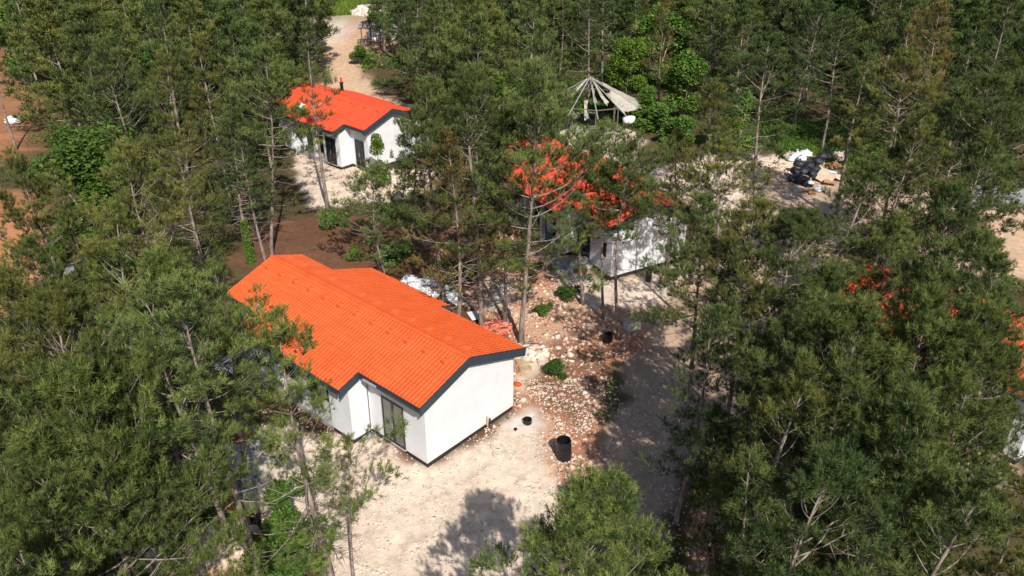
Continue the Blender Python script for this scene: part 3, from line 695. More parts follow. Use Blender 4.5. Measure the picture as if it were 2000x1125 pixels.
# (kind, top x, top y, height, tint, width, label)  - surveyed from where each crown top shows
HAND = [
 ('N2', 88, 2, 12, GRN, 1.0, 'pine with a grey trunk standing just right of the orange soil at the upper left'),
 ('N3', -25, 40, 12, DRK, .9, 'pine with a dark leaning trunk bare against orange soil at the left edge'),
 ('N0', 215, 78, 12.5, GRN, 1.05, 'tall pine behind the bright green broadleaf tree on the left'),
 ('M0', 320, 120, 12.5, OLV, 1.0, 'olive pine with long dead grey branches left of the ivy-clad pine'),
 ('N2', 300, -5, 13, DRK, 1.0, 'dark pine far back above the left wood with a thin grey trunk'),
 ('N6', 395, 70, 12, OLV, 1.0, 'bushy pine in the back row left of the upper orange-red roof'),
 ('N7', 470, 100, 12.5, LIT, .9, 'pine topped with light upright shoots left of the upper orange-red roof'),
 ('M1', 452, 190, 12.5, GRN, 1.05, 'ivy-clad pine behind the left end of the nearest orange roof'),
 ('N5', 505, 225, 11.5, DRK, .95, 'dark pine with forked dead limbs beside the ivy-clad pine'),
 ('N3', 535, 15, 12, DRK, .9, 'pine in front of the pale rubble left of the dirt track'),
 ('T', 606, 40, 12.6, GRN, 1.0, 'slender see-through pine standing right in front of the upper orange-red roof'),
 ('M0', 375, 265, 12.5, OLV, 1.1, 'olive pine with a bare trunk running down to the nearest roof'),
 ('N1', 290, 290, 12, OLV, 1.0, 'olive pine in the middle of the left wood with a pale trunk'),
 ('N8', 120, 330, 9, OLV, .9, 'low dark pine below the broadleaf tree on the left'),
 ('N3', 40, 300, 11.5, OLV, 1.0, 'olive pine with a dark trunk above the lower patch of orange soil at left'),
 ('N8', 235, 425, 11, OLV, 1.0, 'pine in front of the dark thicket in the left wood'),
 ('N4', 300, 490, 11.5, LIT, 1.05, 'fresh green pine just left of the nearest roof corner'),
 ('N2', 400, 520, 9.5, LIT, .85, 'shorter pine touching the left corner of the nearest orange roof'),
 ('N7', 150, 575, 12, OLV, 1.0, 'pine with a short bare stretch of trunk left of the plastic sheeting'),
 ('N5', 5, 545, 12, OLV, 1.0, 'pine with a crooked grey trunk at the left edge halfway down'),
 ('N0', 60, 480, 9.5, GRN, 1.0, 'medium pine left of the small clearing with the pale blue object'),
 ('W', 392, 560, 12.6, GRN, 1.1, 'twin-stemmed pine forking above the plywood board'),
 ('N6', 265, 590, 11.5, GRN, 1.0, 'dense pine between the twin-stemmed pine and the left edge'),
 ('B', 92, 735, 12.5, LIT, .95, 'big pine with light green shoots at the lower left corner'),
 ('H', 160, 742, 12, LIT, .6, 'pine with a thick dark leaning trunk beside the stone heap'),
 ('N4', 15, 870, 11, GRN, 1.0, 'dark crown at the bottom left edge below the big light pine'),
 ('N0', 50, 1000, 9.0, GRN, 1.0, 'low pine crown at the bottom edge left of the stone heap'),
 ('S', 575, 632, 10.6, LIT, 1.1, 'sparse young pine growing right in front of the nearest orange roof'),
 ('T', 655, 850, 6.5, OLV, .9, 'thin half-bare sapling pine on the cream gravel beside the sparse pine'),
 ('N4', -60, 700, 12, GRN, 1.0, 'pine just outside the left edge with branches reaching into view'),
 ('N4', -40, 1040, 12, GRN, 1.0, 'pine at the lower left corner mostly outside the view'),
 ('B', 1190, 958, 10.5, LIT, 1.05, 'round pine at the bottom centre edge beside the cream gravel yard'),
 # centre
 ('N3', 800, -5, 13, GRN, 1.0, 'tall pine directly right of the timber pergola'),
 ('N4', 790, 95, 9, DRK, 1.1, 'broad dark pine with grey twigs at the right end of the sandy track'),
 ('M1', 893, 5, 12.5, GRN, .95, 'narrow pine with a thin brown trunk right of the pergola pine'),
 ('N2', 957, -35, 14, GRN, 1.1, 'very tall pine with a pale grey trunk in the back row at the centre'),
 ('N8', 1040, 60, 12.5, GRN, .95, 'dense grey-green pine between the tall back row pine and the torn tent'),
 ('N2', 1100, 5, 12.5, GRN, .9, 'narrow dark pine just left of the torn tent'),
 ('M0', 1152, -40, 13.5, DRK, .9, 'pine with a bare grey twiggy trunk rising behind the torn tent peak'),
 ('N1', 832, 165, 12, LIT, 1.0, 'fresh green pine at the right end of the upper orange-red roof'),
 ('N0', 925, 140, 13.5, GRN, 1.1, 'tall pine with a long straight bare trunk behind the nearest roof'),
 ('M1', 880, 260, 11, BRN, 1.15, 'brownish thin pine above the white sheets behind the nearest roof'),
 ('N4', 1042, 125, 14.2, GRN, 1.0, 'tall pine whose bare trunk foot stands near the right end of the nearest roof'),
 ('M0', 985, 300, 9.5, BRN, 1.1, 'brown-tinged pine between the two tall bare-trunked pines'),
 ('H', 1150, 266, 10.3, GRN, 1.1, 'pine hiding the left part of the middle orange roof'),
 ('H', 1242, 292, 10.8, GRN, 1.0, 'pine with a curved trunk in front of the white gable of the middle bungalow'),
 ('K', 735, 335, 6.5, GRN, 1.15, 'small bushy pine in front of the far bungalow gable'),
 ('N4', 792, 215, 9.0, GRN, .95, 'green pine covering the gable of the farthest bungalow'),
 # right of tent
 ('M0', 1300, 45, 12.5, BRN, .85, 'brown withering pine right of the torn tent'),
 ('N2', 1250, -10, 12.5, DRK, .9, 'dark narrow pine behind the torn tent on its right'),
 ('N3', 1400, 30, 12.5, DRK, 1.0, 'dark pine behind the clump of bright shrubs right of the tent'),
 ('N6', 1460, 20, 12, OLV, 1.0, 'pine behind the small orange soil gap at the upper right'),
 ('M0', 1392, 170, 11.5, OLV, 1.25, 'olive pine with a dead twig cluster above the pale clearing'),
 ('N6', 1330, 255, 8.5, OLV, 1.2, 'low olive pine above the right end of the middle orange roof'),
 ('N0', 1580, -10, 13, DRK, 1.05, 'shaded dark pine left of the tall olive pine at upper right'),
 ('N1', 1640, 20, 11.5, DRK, 1.0, 'shaded pine behind the grassy patch above the rubbish heap'),
 ('M1', 1741, -30, 13.6, OLV, 1.35, 'tall olive pine with a slanting pale trunk at the upper right'),
 ('N3', 1850, 10, 12.5, BRN, 1.0, 'brown-tinged pine at the top right in the back row'),
 ('N2', 1960, -10, 13, DRK, 1.0, 'dark pine filling the top right corner'),
 ('N8', 1770, 225, 11.5, OLV, 1.05, 'bushy pine just right of the rubbish heap'),
 ('N7', 1915, 150, 12.5, GRN, 1.1, 'large pine with bare upper twigs at the right above the sandy lot'),
 ('N5', 1925, 275, 12, GRN, .95, 'open pine with a slanting trunk standing in front of the sandy lot'),
 ('N8', 1690, 345, 10.5, GRN, 1.3, 'pine below the rubbish heap with a dense dark crown'),
 ('N4', 1850, 370, 10, DRK, .9, 'dark pine in front of the orange roof patches at the right'),
 ('N7', 1590, 440, 11, GRN, 1.15, 'spreading pine below the tan road near the rubbish heap'),
 ('N5', 1395, 395, 10.5, GRN, 1.05, 'pine right of the white gable of the middle bungalow'),
 ('N8', 1480, 560, 10, OLV, 1.05, 'pine halfway between the middle bungalow and the right foreground pines'),
 ('M0', 1372, 600, 9.6, DRK, 1.0, 'dark open pine overhanging the brown gravel road'),
 ('N3', 1990, 515, 11.5, GRN, 1.0, 'pine with light shoots at the right edge below the sandy lot'),
 ('B', 1835, 575, 12.3, LIT, .9, 'big fresh green pine covering the right edge bungalow roof'),
 ('N4', 1690, 640, 12, LIT, 1.05, 'large light green pine in the middle of the right foreground'),
 ('N8', 1560, 735, 11.5, OLV, 1.0, 'pine overhanging the shaded verge right of the brown gravel road'),
 ('N0', 1960, 700, 9.0, OLV, .9, 'olive pine in front of the orange roof patch at the right edge'),
 ('B', 1760, 800, 12, GRN, .95, 'dense pine in the centre of the lower right thicket'),
 ('N6', 1500, 905, 11, GRN, 1.0, 'pine at the bottom edge beside the orange rubble strip'),
 ('N7', 1640, 950, 11.5, DRK, 1.0, 'broad crown at the bottom edge right of the orange rubble strip'),
 ('N8', 1890, 980, 11.5, GRN, 1.1, 'pine crown in the lower right corner below the pale wall'),
 ('N2', 2035, 960, 11, OLV, .9, 'pine at the right edge beside the pale wall of the half-hidden bungalow'),
 ('N1', 1480, 400, 11, OLV, 1.0, 'olive pine between the middle bungalow and the rubbish heap'),
 ('N0', 1620, 610, 11.5, GRN, 1.05, 'pine covering the far end of the half-hidden right bungalow'),
 ('N4', 1730, 420, 9.5, LIT, .9, 'pine above the orange roof patches on the right'),
 ('N0', 1900, 610, 12, LIT, .85, 'pine covering the near gable of the right bungalow'),
 ('N8', 1440, 270, 11, OLV, 1.15, 'tall olive pine left of the rubbish heap'),
 ('N4', 1930, 470, 11, GRN, 1.1, 'dense pine beside the sandy lot at the right edge'),
 ('N6', 1870, 510, 11.5, GRN, 1.1, 'green pine leaning over the right bungalow ridge'),
 ('N8', 1990, 600, 11, GRN, .95, 'pine at the right edge in front of the bungalow roof'),
 ('H', 1195, 345, 8.2, OLV, 1.0, 'olive pine between the two pines that stand before the middle bungalow'),
 ('N4', 1690, 555, 11.5, GRN, 1.0, 'pine covering the left part of the right bungalow roof'),
 ('N8', 1530, 70, 12.5, DRK, 1.15, 'dark pine with a broad crown above the grassy patch on its left side'),
 ('N6', 1700, 90, 11.5, DRK, 1.1, 'shaded pine directly left of the tall olive pine with the slanting trunk'),
 ('N7', 1800, 110, 12, OLV, 1.1, 'olive pine directly right of the tall olive pine with the slanting trunk'),
 ('N4', 1985, 170, 12, DRK, 1.15, 'dark pine at the right edge above the sandy lot'),
 ('N1', 1850, 190, 11.5, GRN, 1.15, 'green pine between the rubbish heap and the right edge'),
 ('N4', 1775, 300, 9.5, GRN, 1.0, 'dense low pine standing close right of the cardboard in the rubbish heap'),
 ('N5', 1430, 800, 8.0, DRK, .8, 'low shaded pine at the edge of the brown gravel road'),
]
def py_of(x, y, z):
    c, s_ = math.cos(PITCH), math.sin(PITCH); dz = z - CAM_H
    return 562.5 - F_PX * (dz * c + y * s_) / (y * c - dz * s_)
# pines whose foot shows: crown position in the list -> surveyed foot
FOOT = {(88, 2): (135, 228), (-25, 40): (32, 292), (215, 78): (300, 445), (452, 190): (490, 512), (505, 225): (521, 520), (535, 15): (533, 168), (606, 40): (640, 407),
        (375, 265): (418, 590), (800, -5): (818, 175), (790, 95): (815, 215), (893, 5): (889, 158), (957, -35): (944, 165), (1100, 5): (1093, 150), (1152, -40): (1149, 208), (832, 165): (867, 580),
        (925, 140): (940, 637), (1042, 125): (1018, 667), (1150, 266): (1138, 593), (1242, 292): (1208, 660), (1300, 45): (1286, 207), (1250, -10): (1238, 165),
        (1400, 30): (1372, 215), (1460, 20): (1435, 215), (1580, -10): (1550, 245), (1640, 20): (1605, 290), (1741, -30): (1689, 262)}
for k_, tx, ty, h, tint, wd, lab in HAND:
    x, y = G(tx, ty, h - .1)
    if (tx, ty) in FOOT:
        x, y = G(*FOOT[(tx, ty)])
        hs = [q for q in np.arange(9.5, 14.5, .1) if py_of(x, y, q) > ty]; h = float(max(hs)) if hs else 9.5
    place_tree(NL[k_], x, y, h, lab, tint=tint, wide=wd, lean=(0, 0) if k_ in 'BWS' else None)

# ---- broadleaf trees and shrubs
def leafy_mesh(seed, h, Rc, zc, n=2600, leaf=.11, stems=5, ellip=1.0, lumps=9):
    rg = np.random.default_rng(seed); tb = MB(); P = []; C = []
    cen = []
    for k in range(lumps):
        a = rg.uniform(0, 6.28); rr = Rc * rg.uniform(.1, .75); zz_ = rg.uniform(zc, h - Rc * .3)
        cen.append((math.cos(a) * rr, math.sin(a) * rr, zz_, Rc * rg.uniform(.28, .5)))
    cen.append((0, 0, h - Rc * .42, Rc * .4))
    for k in range(stems):
        c = cen[k % len(cen)]; tb.tube([(rg.normal() * .05, rg.normal() * .05, -.2), (c[0] * .4, c[1] * .4, c[2] * .5), (c[0], c[1], c[2])], [.028 * h / 3 + .01, .02 * h / 3 + .006, .008], 5)
    per = n // len(cen)
    for c in cen:
        d = unit(rg.normal(size=(per, 3))); r = c[3] * rg.uniform(.35, 1.08, per) ** .6
        P.append(np.array(c[:3]) + d * r[:, None] * np.array([1, 1, .8]))
    P = np.concatenate(P); P = P[P[:, 2] > .05]; n = len(P)
    a = unit(rg.normal(size=(n, 3)) * [1, 1, .45]); b = unit(np.cross(a, rg.normal(size=(n, 3)) * .6 + [0, 0, 1]))
    s = leaf * rg.uniform(.6, 1.3, n)[:, None]
    V = np.stack([P - a * s, P + b * s * .55, P + a * s, P - b * s * .55], 1).reshape(-1, 3)
    tone = np.repeat(np.clip(.45 + rg.normal(size=n) * .28, 0, 1.2), 4)
    cm = np_mesh('leaf_crown', V, np.arange(len(V)).reshape(-1, 4), M['leaf'], tone=tone)
    return tb.mesh('stems', M['bark'], True), cm, h
BT = [leafy_mesh(61, 7, 2.4, 1.6, 9000, .13, 7, lumps=16), leafy_mesh(62, 6, 1.9, 1.0, 7000, .12, 7, lumps=14)]
SH = [leafy_mesh(71, 2.2, 1.1, .3, 3600, .08, 6), leafy_mesh(72, 1.4, 1.0, .2, 2600, .075, 5), leafy_mesh(73, 3.2, 1.2, .4, 4200, .085, 6, lumps=12)]
BROAD = [
 (BT[0], 150, 260, 7.5, LIT, 1.15, 'bright green broadleaf tree in the left wood'),
 (BT[1], 215, 470, 5.5, GRN, 1.1, 'shaded green thicket between the pines on the left'),
 (BT[1], 330, -40, 9, LIT, 1.3, 'broadleaf crown showing bright green at the top left'),
 (BT[1], 1345, 90, 6.5, LIT, 1.0, 'bright green broadleaf tree behind the brown withering pine'),
 (BT[0], 1230, 70, 6.5, (1.3, 1.15, .8), .9, 'yellow-green broadleaf tree behind the right side of the torn tent'),
 (BT[0], 1345, -60, 9, (1.2, 1.15, .9), 1.2, 'broadleaf crown glowing yellow-green at the top right of centre'),
 (BT[1], 1455, 165, 6, LIT, .85, 'fresh green broadleaf tree beside the small orange soil gap'),
 (BT[0], 1640, -60, 9, (.8, 1.0, 1.0), 1.2, 'blue-green broadleaf crown at the top edge behind the shaded pines'),
 (BT[1], 1930, -20, 9, LIT, 1.1, 'broadleaf crown showing bright green near the top right corner'),
 (BT[0], 585, -40, 8, GRN, 1.1, 'round green broadleaf tree beside the meadow at the top'),
 (BT[1], 735, -70, 8, LIT, 1.0, 'green broadleaf tree right of the meadow at the top'),
 (SH[2], 540, 935, 3.0, LIT, .85, 'tall bright green shrub on the gravel beside the sparse young pine'),
 (SH[0], 600, 1020, 2.0, LIT, 1.0, 'green shrub at the foot of the sparse young pine'),
 (SH[0], 500, 1040, 1.8, GRN, .8, 'green shrub beside the foot of the twin-stemmed pine'),
 (SH[1], 545, 1075, 1.5, GRN, 1.2, 'low spreading shrub at the bottom edge under the tall bright shrub'),
 (SH[0], 385, 930, 2.2, DRK, 1.3, 'dark shrub in shade beside the plywood board'),
 (SH[1], 645, 405, 1.4, GRN, 1.2, 'small green bush at the foot of the slender see-through pine'),
 (SH[1], 760, 470, 1.5, GRN, 1.2, 'low green bush beside the brown soil behind the nearest roof'),
 (SH[1], 690, 480, 1.0, OLV, .9, 'little olive bush on the brown soil above the nearest roof'),
 (SH[0], 1290, 200, 2.6, GRN, 1.5, 'dark green bush right of the torn tent and the white tub'),
 (SH[0], 1330, 225, 2.6, GRN, 1.5, 'bush beside the dark green bush right of the torn tent'),
 (SH[2], 1265, 165, 3.0, LIT, 1.2, 'light green bush touching the right tip of the torn tent'),
 (SH[2], 1195, 130, 3.5, LIT, 1.2, 'light green bush right behind the torn tent'),
 (SH[0], 1085, 200, 2.4, LIT, 1.2, 'light green bush left of the torn tent'),
 (SH[1], 900, 500, 1.8, GRN, 1.1, 'green bush in front of the tall pine with the long straight trunk'),
 (SH[1], 1060, 590, .8, GRN, 1.0, 'low weeds clump on the red rubble below the middle bungalow'),
 (SH[1], 1040, 510, .9, GRN, 1.0, 'low green clump left of the middle bungalow porch'),
 (SH[1], 1110, 555, .9, DRK, 1.3, 'dark green clump below the middle bungalow porch'),
 (SH[1], 1085, 700, .9, DRK, 1.1, 'dark green clump on the shaded brown rubble right of the nearest roof'),
 (SH[2], 1440, 820, 3.2, DRK, 1.2, 'shaded ivy-green shrub right of the brown gravel road'),
 (SH[0], 1400, 900, 2.2, DRK, 1.2, 'low shaded shrub above the orange rubble strip'),
 (SH[0], 140, 560, 2.2, LIT, 1.1, 'light green bush beside the pale blue object on the left'),
 (SH[0], 100, 450, 2.2, LIT, 1.0, 'light green bush under the olive pine near the orange soil'),
 (SH[0], 700, 85, 2.2, LIT, 1.2, 'green bush left of the posts of the timber pergola'),
 (SH[2], 735, 255, 4.2, (1.35, 1.15, .7), .55, 'thin yellow-green sapling against the wall of the farthest bungalow'),
]
for lib, tx, ty, h, tint, wd, lab in BROAD:
    x, y = G(tx, ty, h)
    tree = h > 5
    place_tree(lib, x, y, h, lab, tint=tint, wide=wd, name='broadleaf_tree' if tree else 'shrub', cat='tree' if tree else 'shrub',
               group='broadleaf trees among the pines' if tree else 'shrubs and bushes', parts=('trunk' if tree else 'stems', 'crown' if tree else 'foliage'), lean=(0, 0))

# ivy on the ivy-clad pine and a few more bush-like bits
for o_ in list(col.objects):
    if o_.get('label', '').startswith('ivy-clad'):
        rg = np.random.default_rng(5); n = 2200; z = rg.uniform(0, 3.4, n) ; a = rg.uniform(0, 6.28, n); r = .16 + .16 * rg.random(n) * (1.3 - z / 4)
        Pp = np.stack([np.cos(a) * r, np.sin(a) * r, z], 1); q = unit(rg.normal(size=(n, 3))); b_ = unit(np.cross(q, rg.normal(size=(n, 3)))); s = .06
        V = np.stack([Pp - q * s, Pp + b_ * s * .7, Pp + q * s, Pp - b_ * s * .7], 1).reshape(-1, 3)
        iv = bpy.data.objects.new('ivy', np_mesh('ivy', V, np.arange(len(V)).reshape(-1, 4), M['leaf'], tone=np.repeat(rg.uniform(.4, 1, n), 4)))
        col.objects.link(iv); iv.parent = o_; iv.color = (1.1, 1.1, .8, 1)

# ---- back rows: jittered wood, leaving clearings open
CLEAR = [W((560, 20), (770, 20), (790, 80), (720, 110), (740, 185), (850, 215), (860, 240), (720, 345), (560, 300), (550, 235), (640, 150), (600, 90)),
         W((600, -200), (770, -200), (775, 30), (600, 35)),
         W((1070, 190), (1260, 175), (1300, 265), (1260, 345), (1380, 390), (1400, 560), (1080, 520), (1070, 300)),
         W((1480, 225), (1700, 225), (1720, 330), (1680, 480), (1400, 480), (1380, 300)),
         W((-200, 90), (55, 90), (62, 430), (-200, 450)), W((-100, 360), (80, 360), (120, 470), (60, 600), (-100, 620)),
         W((1820, 370), (2200, 340), (2200, 560), (1950, 550)),
         W((545, 200), (640, 290), (640, 400), (530, 400)), W((1450, 300), (1700, 300), (1700, 520), (1450, 520)),
         W((1460, 190), (1500, 175), (1530, 250), (1480, 260))]
regions = [(lambda x, y: x / y < -.20, 'pine in the back rows left of the dirt track', 'back row pines left of the track'),
           (lambda x, y: x / y < .09, 'pine in the back rows between dirt track and torn tent', 'back row pines at the centre'),
           (lambda x, y: True, 'pine in the back rows right of the torn tent', 'back row pines on the right')]
yy = 56.; cnt = 0
while yy < 125:
    st = 4.6 if yy < 85 else 6.0
    half = yy * .63 + 3
    xx = -half
    while xx < half:
        x = xx + rng.uniform(-1.6, 1.6); y = yy + rng.uniform(-1.8, 1.8); xx += st
        if any(inpoly(np.array([x]), np.array([y]), P)[0] for P in CLEAR): continue
        if min((x - a) ** 2 + (y - b) ** 2 for a, b in TREES) < 3.2 ** 2: continue
        # keep roofs free
        if any((Vector((x, y)) - Vector(c)).length < 7 for c in ((-12.5, 66), (5, 50))): continue
        if 57 < y < 73 and abs(x - y * .098) < 4.5: continue      # open strip before the tent
        lib = FAR[rng.integers(0, 4)]; h = rng.uniform(10.5, 13.5)
        tint = [GRN, DRK, OLV, GRN, LIT, DRK][rng.integers(0, 6)]
        for f_, lab, grp in regions:
            if f_(x, y): break
        wd_ = rng.uniform(.9, 1.15)
        sz = ('tall ' if h > 12.6 else 'low ' if h < 11.4 else '') + ('broad ' if wd_ > 1.07 else 'slim ' if wd_ < .97 else '')
        lab = sz + {id(GRN): 'green ', id(DRK): 'dark ', id(OLV): 'olive ', id(LIT): 'light green '}[id(tint)] + lab
        grp = sz + {id(GRN): 'green ', id(DRK): 'dark ', id(OLV): 'olive ', id(LIT): 'light green '}[id(tint)] + grp
        if rng.random() < .14:
            side = 'left of' if x / y < -.2 else ('right of' if x / y > .09 else 'straight behind')
            place_tree(BT[rng.integers(0, 2)], x, y, rng.uniform(6, 9), 'broadleaf tree among the back row pines ' + ('left of the dirt track' if x / y < -.2 else ('right of the torn tent' if x / y > .09 else 'between track and tent')),
                       tint=LIT, wide=1.0, name='broadleaf_tree', cat='tree', group='broadleaf trees in the back rows ' + side + ' the centre', lean=(0, 0))
        else: place_tree(lib, x, y, h, lab, tint=tint, wide=wd_, group=grp)
        cnt += 1
    yy += st * .9
print('back trees', cnt)

# ------------------------------------------------------------------ rubble (uncountable)
def rubble(name, n, region, smin, smax, label, c0, c1, seed, need=.25, powr=2.5, cat='rubble'):
    rg = np.random.default_rng(seed)
    (x0, x1), (y0, y1) = region
    x = rg.uniform(x0, x1, n * 6); y = rg.uniform(y0, y1, n * 6)
    _, rk, _ = ground_props(x, y)
    m = rg.random(len(x)) < np.clip((rk - need) * 1.3, 0, 1) * np.clip(fbm(x, y, 1.3, 3, 44) * 2.6 - .7, 0.03, 1)
    x, y = x[m][:n], y[m][:n]; n = len(x)
    s = smin + (smax - smin) * rg.random(n) ** powr
    # irregular 8-corner stones with jitter -> 12 faces
    cube = np.array([(a, b, c) for c in (-1, 1) for a, b in ((-1, -1), (1, -1), (1, 1), (-1, 1))], float) * .5
    V = cube[None] * (1 + rg.normal(size=(n, 8, 3)) * .28) * rg.uniform([.7, .6, .4], [1.3, 1.1, .9], (n, 1, 3))
    q = rg.uniform(0, 6.28, n); cq, sq = np.cos(q)[:, None], np.sin(q)[:, None]
    tl = rg.normal(size=n)[:, None] * .5
    X_, Y_, Z_ = V[..., 0], V[..., 1], V[..., 2]
    Y2 = Y_ * np.cos(tl) - Z_ * np.sin(tl); Z2 = Y_ * np.sin(tl) + Z_ * np.cos(tl)
    V = np.stack([X_ * cq - Y2 * sq, X_ * sq + Y2 * cq, Z2], -1) * s[:, None, None]
    V += np.stack([x, y, gz(x, y) + s * .10], 1)[:, None]
    F = np.array([(3, 2, 1, 0), (4, 5, 6, 7), (0, 1, 5, 4), (1, 2, 6, 5), (2, 3, 7, 6), (3, 0, 4, 7)])
    Fa = (F[None] + (np.arange(n) * 8)[:, None, None]).reshape(-1, 4)
    m_, N, L, b = mat_new(name + '_stone')
    at = N.new('ShaderNodeAttribute'); at.attribute_name = 'tone'
    r = N.new('ShaderNodeValToRGB'); r.color_ramp.elements[0].color = (*c0, 1); r.color_ramp.elements[1].color = (*c1, 1)
    L.new(at.outputs['Fac'], r.inputs[0]); L.new(r.outputs[0], b.inputs['Base Color']); b.inputs['Roughness'].default_value = .95
    me = np_mesh(name, V.reshape(-1, 3), Fa, m_, tone=np.repeat(rg.random(n), 8))
    o = bpy.data.objects.new(name, me); col.objects.link(o); tag(o, label, cat, kind='stuff'); return o
rubble('rubble', 20000, ((-22, 34), (19, 66)), .035, .20, 'pale broken stones strewn over the red soil between the bungalows', (.36, .17, .10), (.70, .56, .44), 3)
rubble('coarse_rubble', 240, ((-26, 30), (19, 66)), .2, .42, 'larger pale boulders scattered among the rubble', (.45, .35, .27), (.70, .62, .54), 4, need=.5, powr=1.8)
rubble('gravel', 12000, ((-14, 8), (19, 34)), .02, .085, 'small gravel scattered over the cream yard', (.40, .33, .27), (.74, .64, .54), 5, need=-.2, powr=1.2, cat='gravel')
# stone heaps
def heap(name, px, py, rx, ry, hz, n, smin, smax, label, c0, c1, seed):
    rg = np.random.default_rng(seed); cx, cy = G(px, py)
    a = rg.uniform(0, 6.28, n); r = rg.random(n) ** .5
    x = cx + np.cos(a) * r * rx; y = cy + np.sin(a) * r * ry; z = hz * (1 - r ** 1.5) * rg.uniform(.8, 1.05, n)
    s = smin + (smax - smin) * rg.random(n) ** 2
    cube = np.array([(a_, b, c) for c in (-1, 1) for a_, b in ((-1, -1), (1, -1), (1, 1), (-1, 1))], float) * .5
    V = cube[None] * (1 + rg.normal(size=(n, 8, 3)) * .25) * s[:, None, None] + np.stack([x, y, z], 1)[:, None]
    F = np.array([(3, 2, 1, 0), (4, 5, 6, 7), (0, 1, 5, 4), (1, 2, 6, 5), (2, 3, 7, 6), (3, 0, 4, 7)])
    Fa = (F[None] + (np.arange(n) * 8)[:, None, None]).reshape(-1, 4)
    m_, N, L, b = mat_new(name + '_mat'); at = N.new('ShaderNodeAttribute'); at.attribute_name = 'tone'
    rr = N.new('ShaderNodeValToRGB'); rr.color_ramp.elements[0].color = (*c0, 1); rr.color_ramp.elements[1].color = (*c1, 1)
    L.new(at.outputs['Fac'], rr.inputs[0]); L.new(rr.outputs[0], b.inputs['Base Color']); b.inputs['Roughness'].default_value = .95
    o = bpy.data.objects.new(name, np_mesh(name, V.reshape(-1, 3), Fa, m_, tone=np.repeat(rg.random(n), 8))); col.objects.link(o)
    tag(o, label, 'stone heap', kind='stuff')
heap('stone_heap', 405, 1070, 1.8, 1.4, .8, 800, .12, .42, 'heap of pinkish broken stones at the bottom left', (.38, .24, .16), (.66, .54, .45), 8)
heap('stone_heap', 728, 26, 2.6, 2.0, 1.0, 500, .3, .8, 'pale stone heap by the meadow at the end of the track', (.5, .4, .33), (.72, .66, .6), 9)
heap('stone_heap', 760, 72, 2.4, 2.0, 1.1, 380, .3, .8, 'whitish rubble mound beside the timber pergola', (.55, .52, .5), (.74, .72, .7), 10)
heap('stone_heap', 1035, 690, .9, .7, .3, 160, .1, .3, 'small heap of stones at the right end of the nearest roof', (.45, .3, .22), (.7, .6, .5), 12)
heap('brick_debris', 405, 985, 1.1, .9, .35, 480, .05, .26, 'broken dark red tiles and bricks spilled in the shade above the bottom left stone heap', (.22, .04, .03), (.42, .11, .08), 13)
heap('brick_debris', 468, 852, .6, .4, .12, 160, .04, .2, 'small spill of dark red tile shards beside the cream gravel', (.22, .04, .03), (.40, .12, .10), 14)
heap('brick_debris', 968, 640, .9, .7, .15, 220, .06, .26, 'pile of pinkish red tile shards behind the right end of the nearest roof', (.45, .08, .05), (.62, .25, .18), 15)

# ------------------------------------------------------------------ undergrowth and grass (uncountable)
def scatter_leaves(name, label, n, region, keep, hmax, leaf, seed, tint, cat='undergrowth', blade=False):
    rg = np.random.default_rng(seed); (x0, x1), (y0, y1) = region
    x = rg.uniform(x0, x1, n * 3); y = rg.uniform(y0, y1, n * 3)
    vis = np.abs(x) < y * .64 + 3; x, y = x[vis], y[vis]
    _, rk, gn = ground_props(x, y); m = keep(x, y, rk, gn, rg); x, y = x[m][:n], y[m][:n]; n = len(x)
    z = gz(x, y) + hmax * rg.random(n) ** 1.3 * np.clip(fbm(x, y, .8, 3, 77) * 2 - .45, .1, 1)
    P = np.stack([x, y, z], 1)
    if blade:
        d = unit(rg.normal(size=(n, 3)) * .45 + [0, 0, 1]); wv = unit(np.cross(d, rg.normal(size=(n, 3)))) * leaf * .16
        V = np.stack([P - wv, P + wv, P + d * leaf * rg.uniform(.6, 1.4, n)[:, None]], 1).reshape(-1, 3); k = 3
    else:
        a = unit(rg.normal(size=(n, 3)) * [1, 1, .4]); b = unit(np.cross(a, rg.normal(size=(n, 3)) * .6 + [0, 0, 1])); s = leaf * rg.uniform(.6, 1.4, n)[:, None]
        V = np.stack([P - a * s, P + b * s * .6, P + a * s, P - b * s * .6], 1).reshape(-1, 3); k = 4
    me = np_mesh(name, V, np.arange(len(V)).reshape(-1, k), M['leaf'], tone=np.repeat(np.clip(rg.normal(size=n) * .25 + .45, 0, 1.2), k))
    o = bpy.data.objects.new(name, me); col.objects.link(o); o.color = (*tint, 1); tag(o, label, cat, kind='stuff'); return o
scatter_leaves('undergrowth', 'low green undergrowth covering the forest floor between the pines', 170000, ((-55, 60), (17, 95)),
               lambda x, y, rk, gn, rg: (rg.random(len(x)) < np.clip(gn * 2.2 - .35, 0, 1)) & (fbm(x, y, .5, 3, 50) > .40), .55, .085, 81, (.9, .9, .9))
scatter_leaves('undergrowth', 'far undergrowth beneath the back row pines', 60000, ((-100, 100), (90, 150)),
               lambda x, y, rk, gn, rg: (gn > .2) & ~inpoly(x, y, CLEAR[1]), 1.1, .22, 82, (1, 1, .9))
scatter_leaves('grass', 'rough green grass of the clearings', 120000, ((-60, 60), (45, 95)),
               lambda x, y, rk, gn, rg: (gn > .72) & (rg.random(len(x)) < .95), .05, .3, 83, (1.1, 1.0, .8), cat='grass', blade=True)
scatter_leaves('grass', 'bright green grass of the meadow at the top', 60000, ((-40, -5), (112, 180)),
               lambda x, y, rk, gn, rg: inpoly(x, y, W((580, -120), (790, -120), (775, 26), (605, 32))), .05, .5, 84, (1.7, 1.35, 1.0), cat='grass', blade=True)

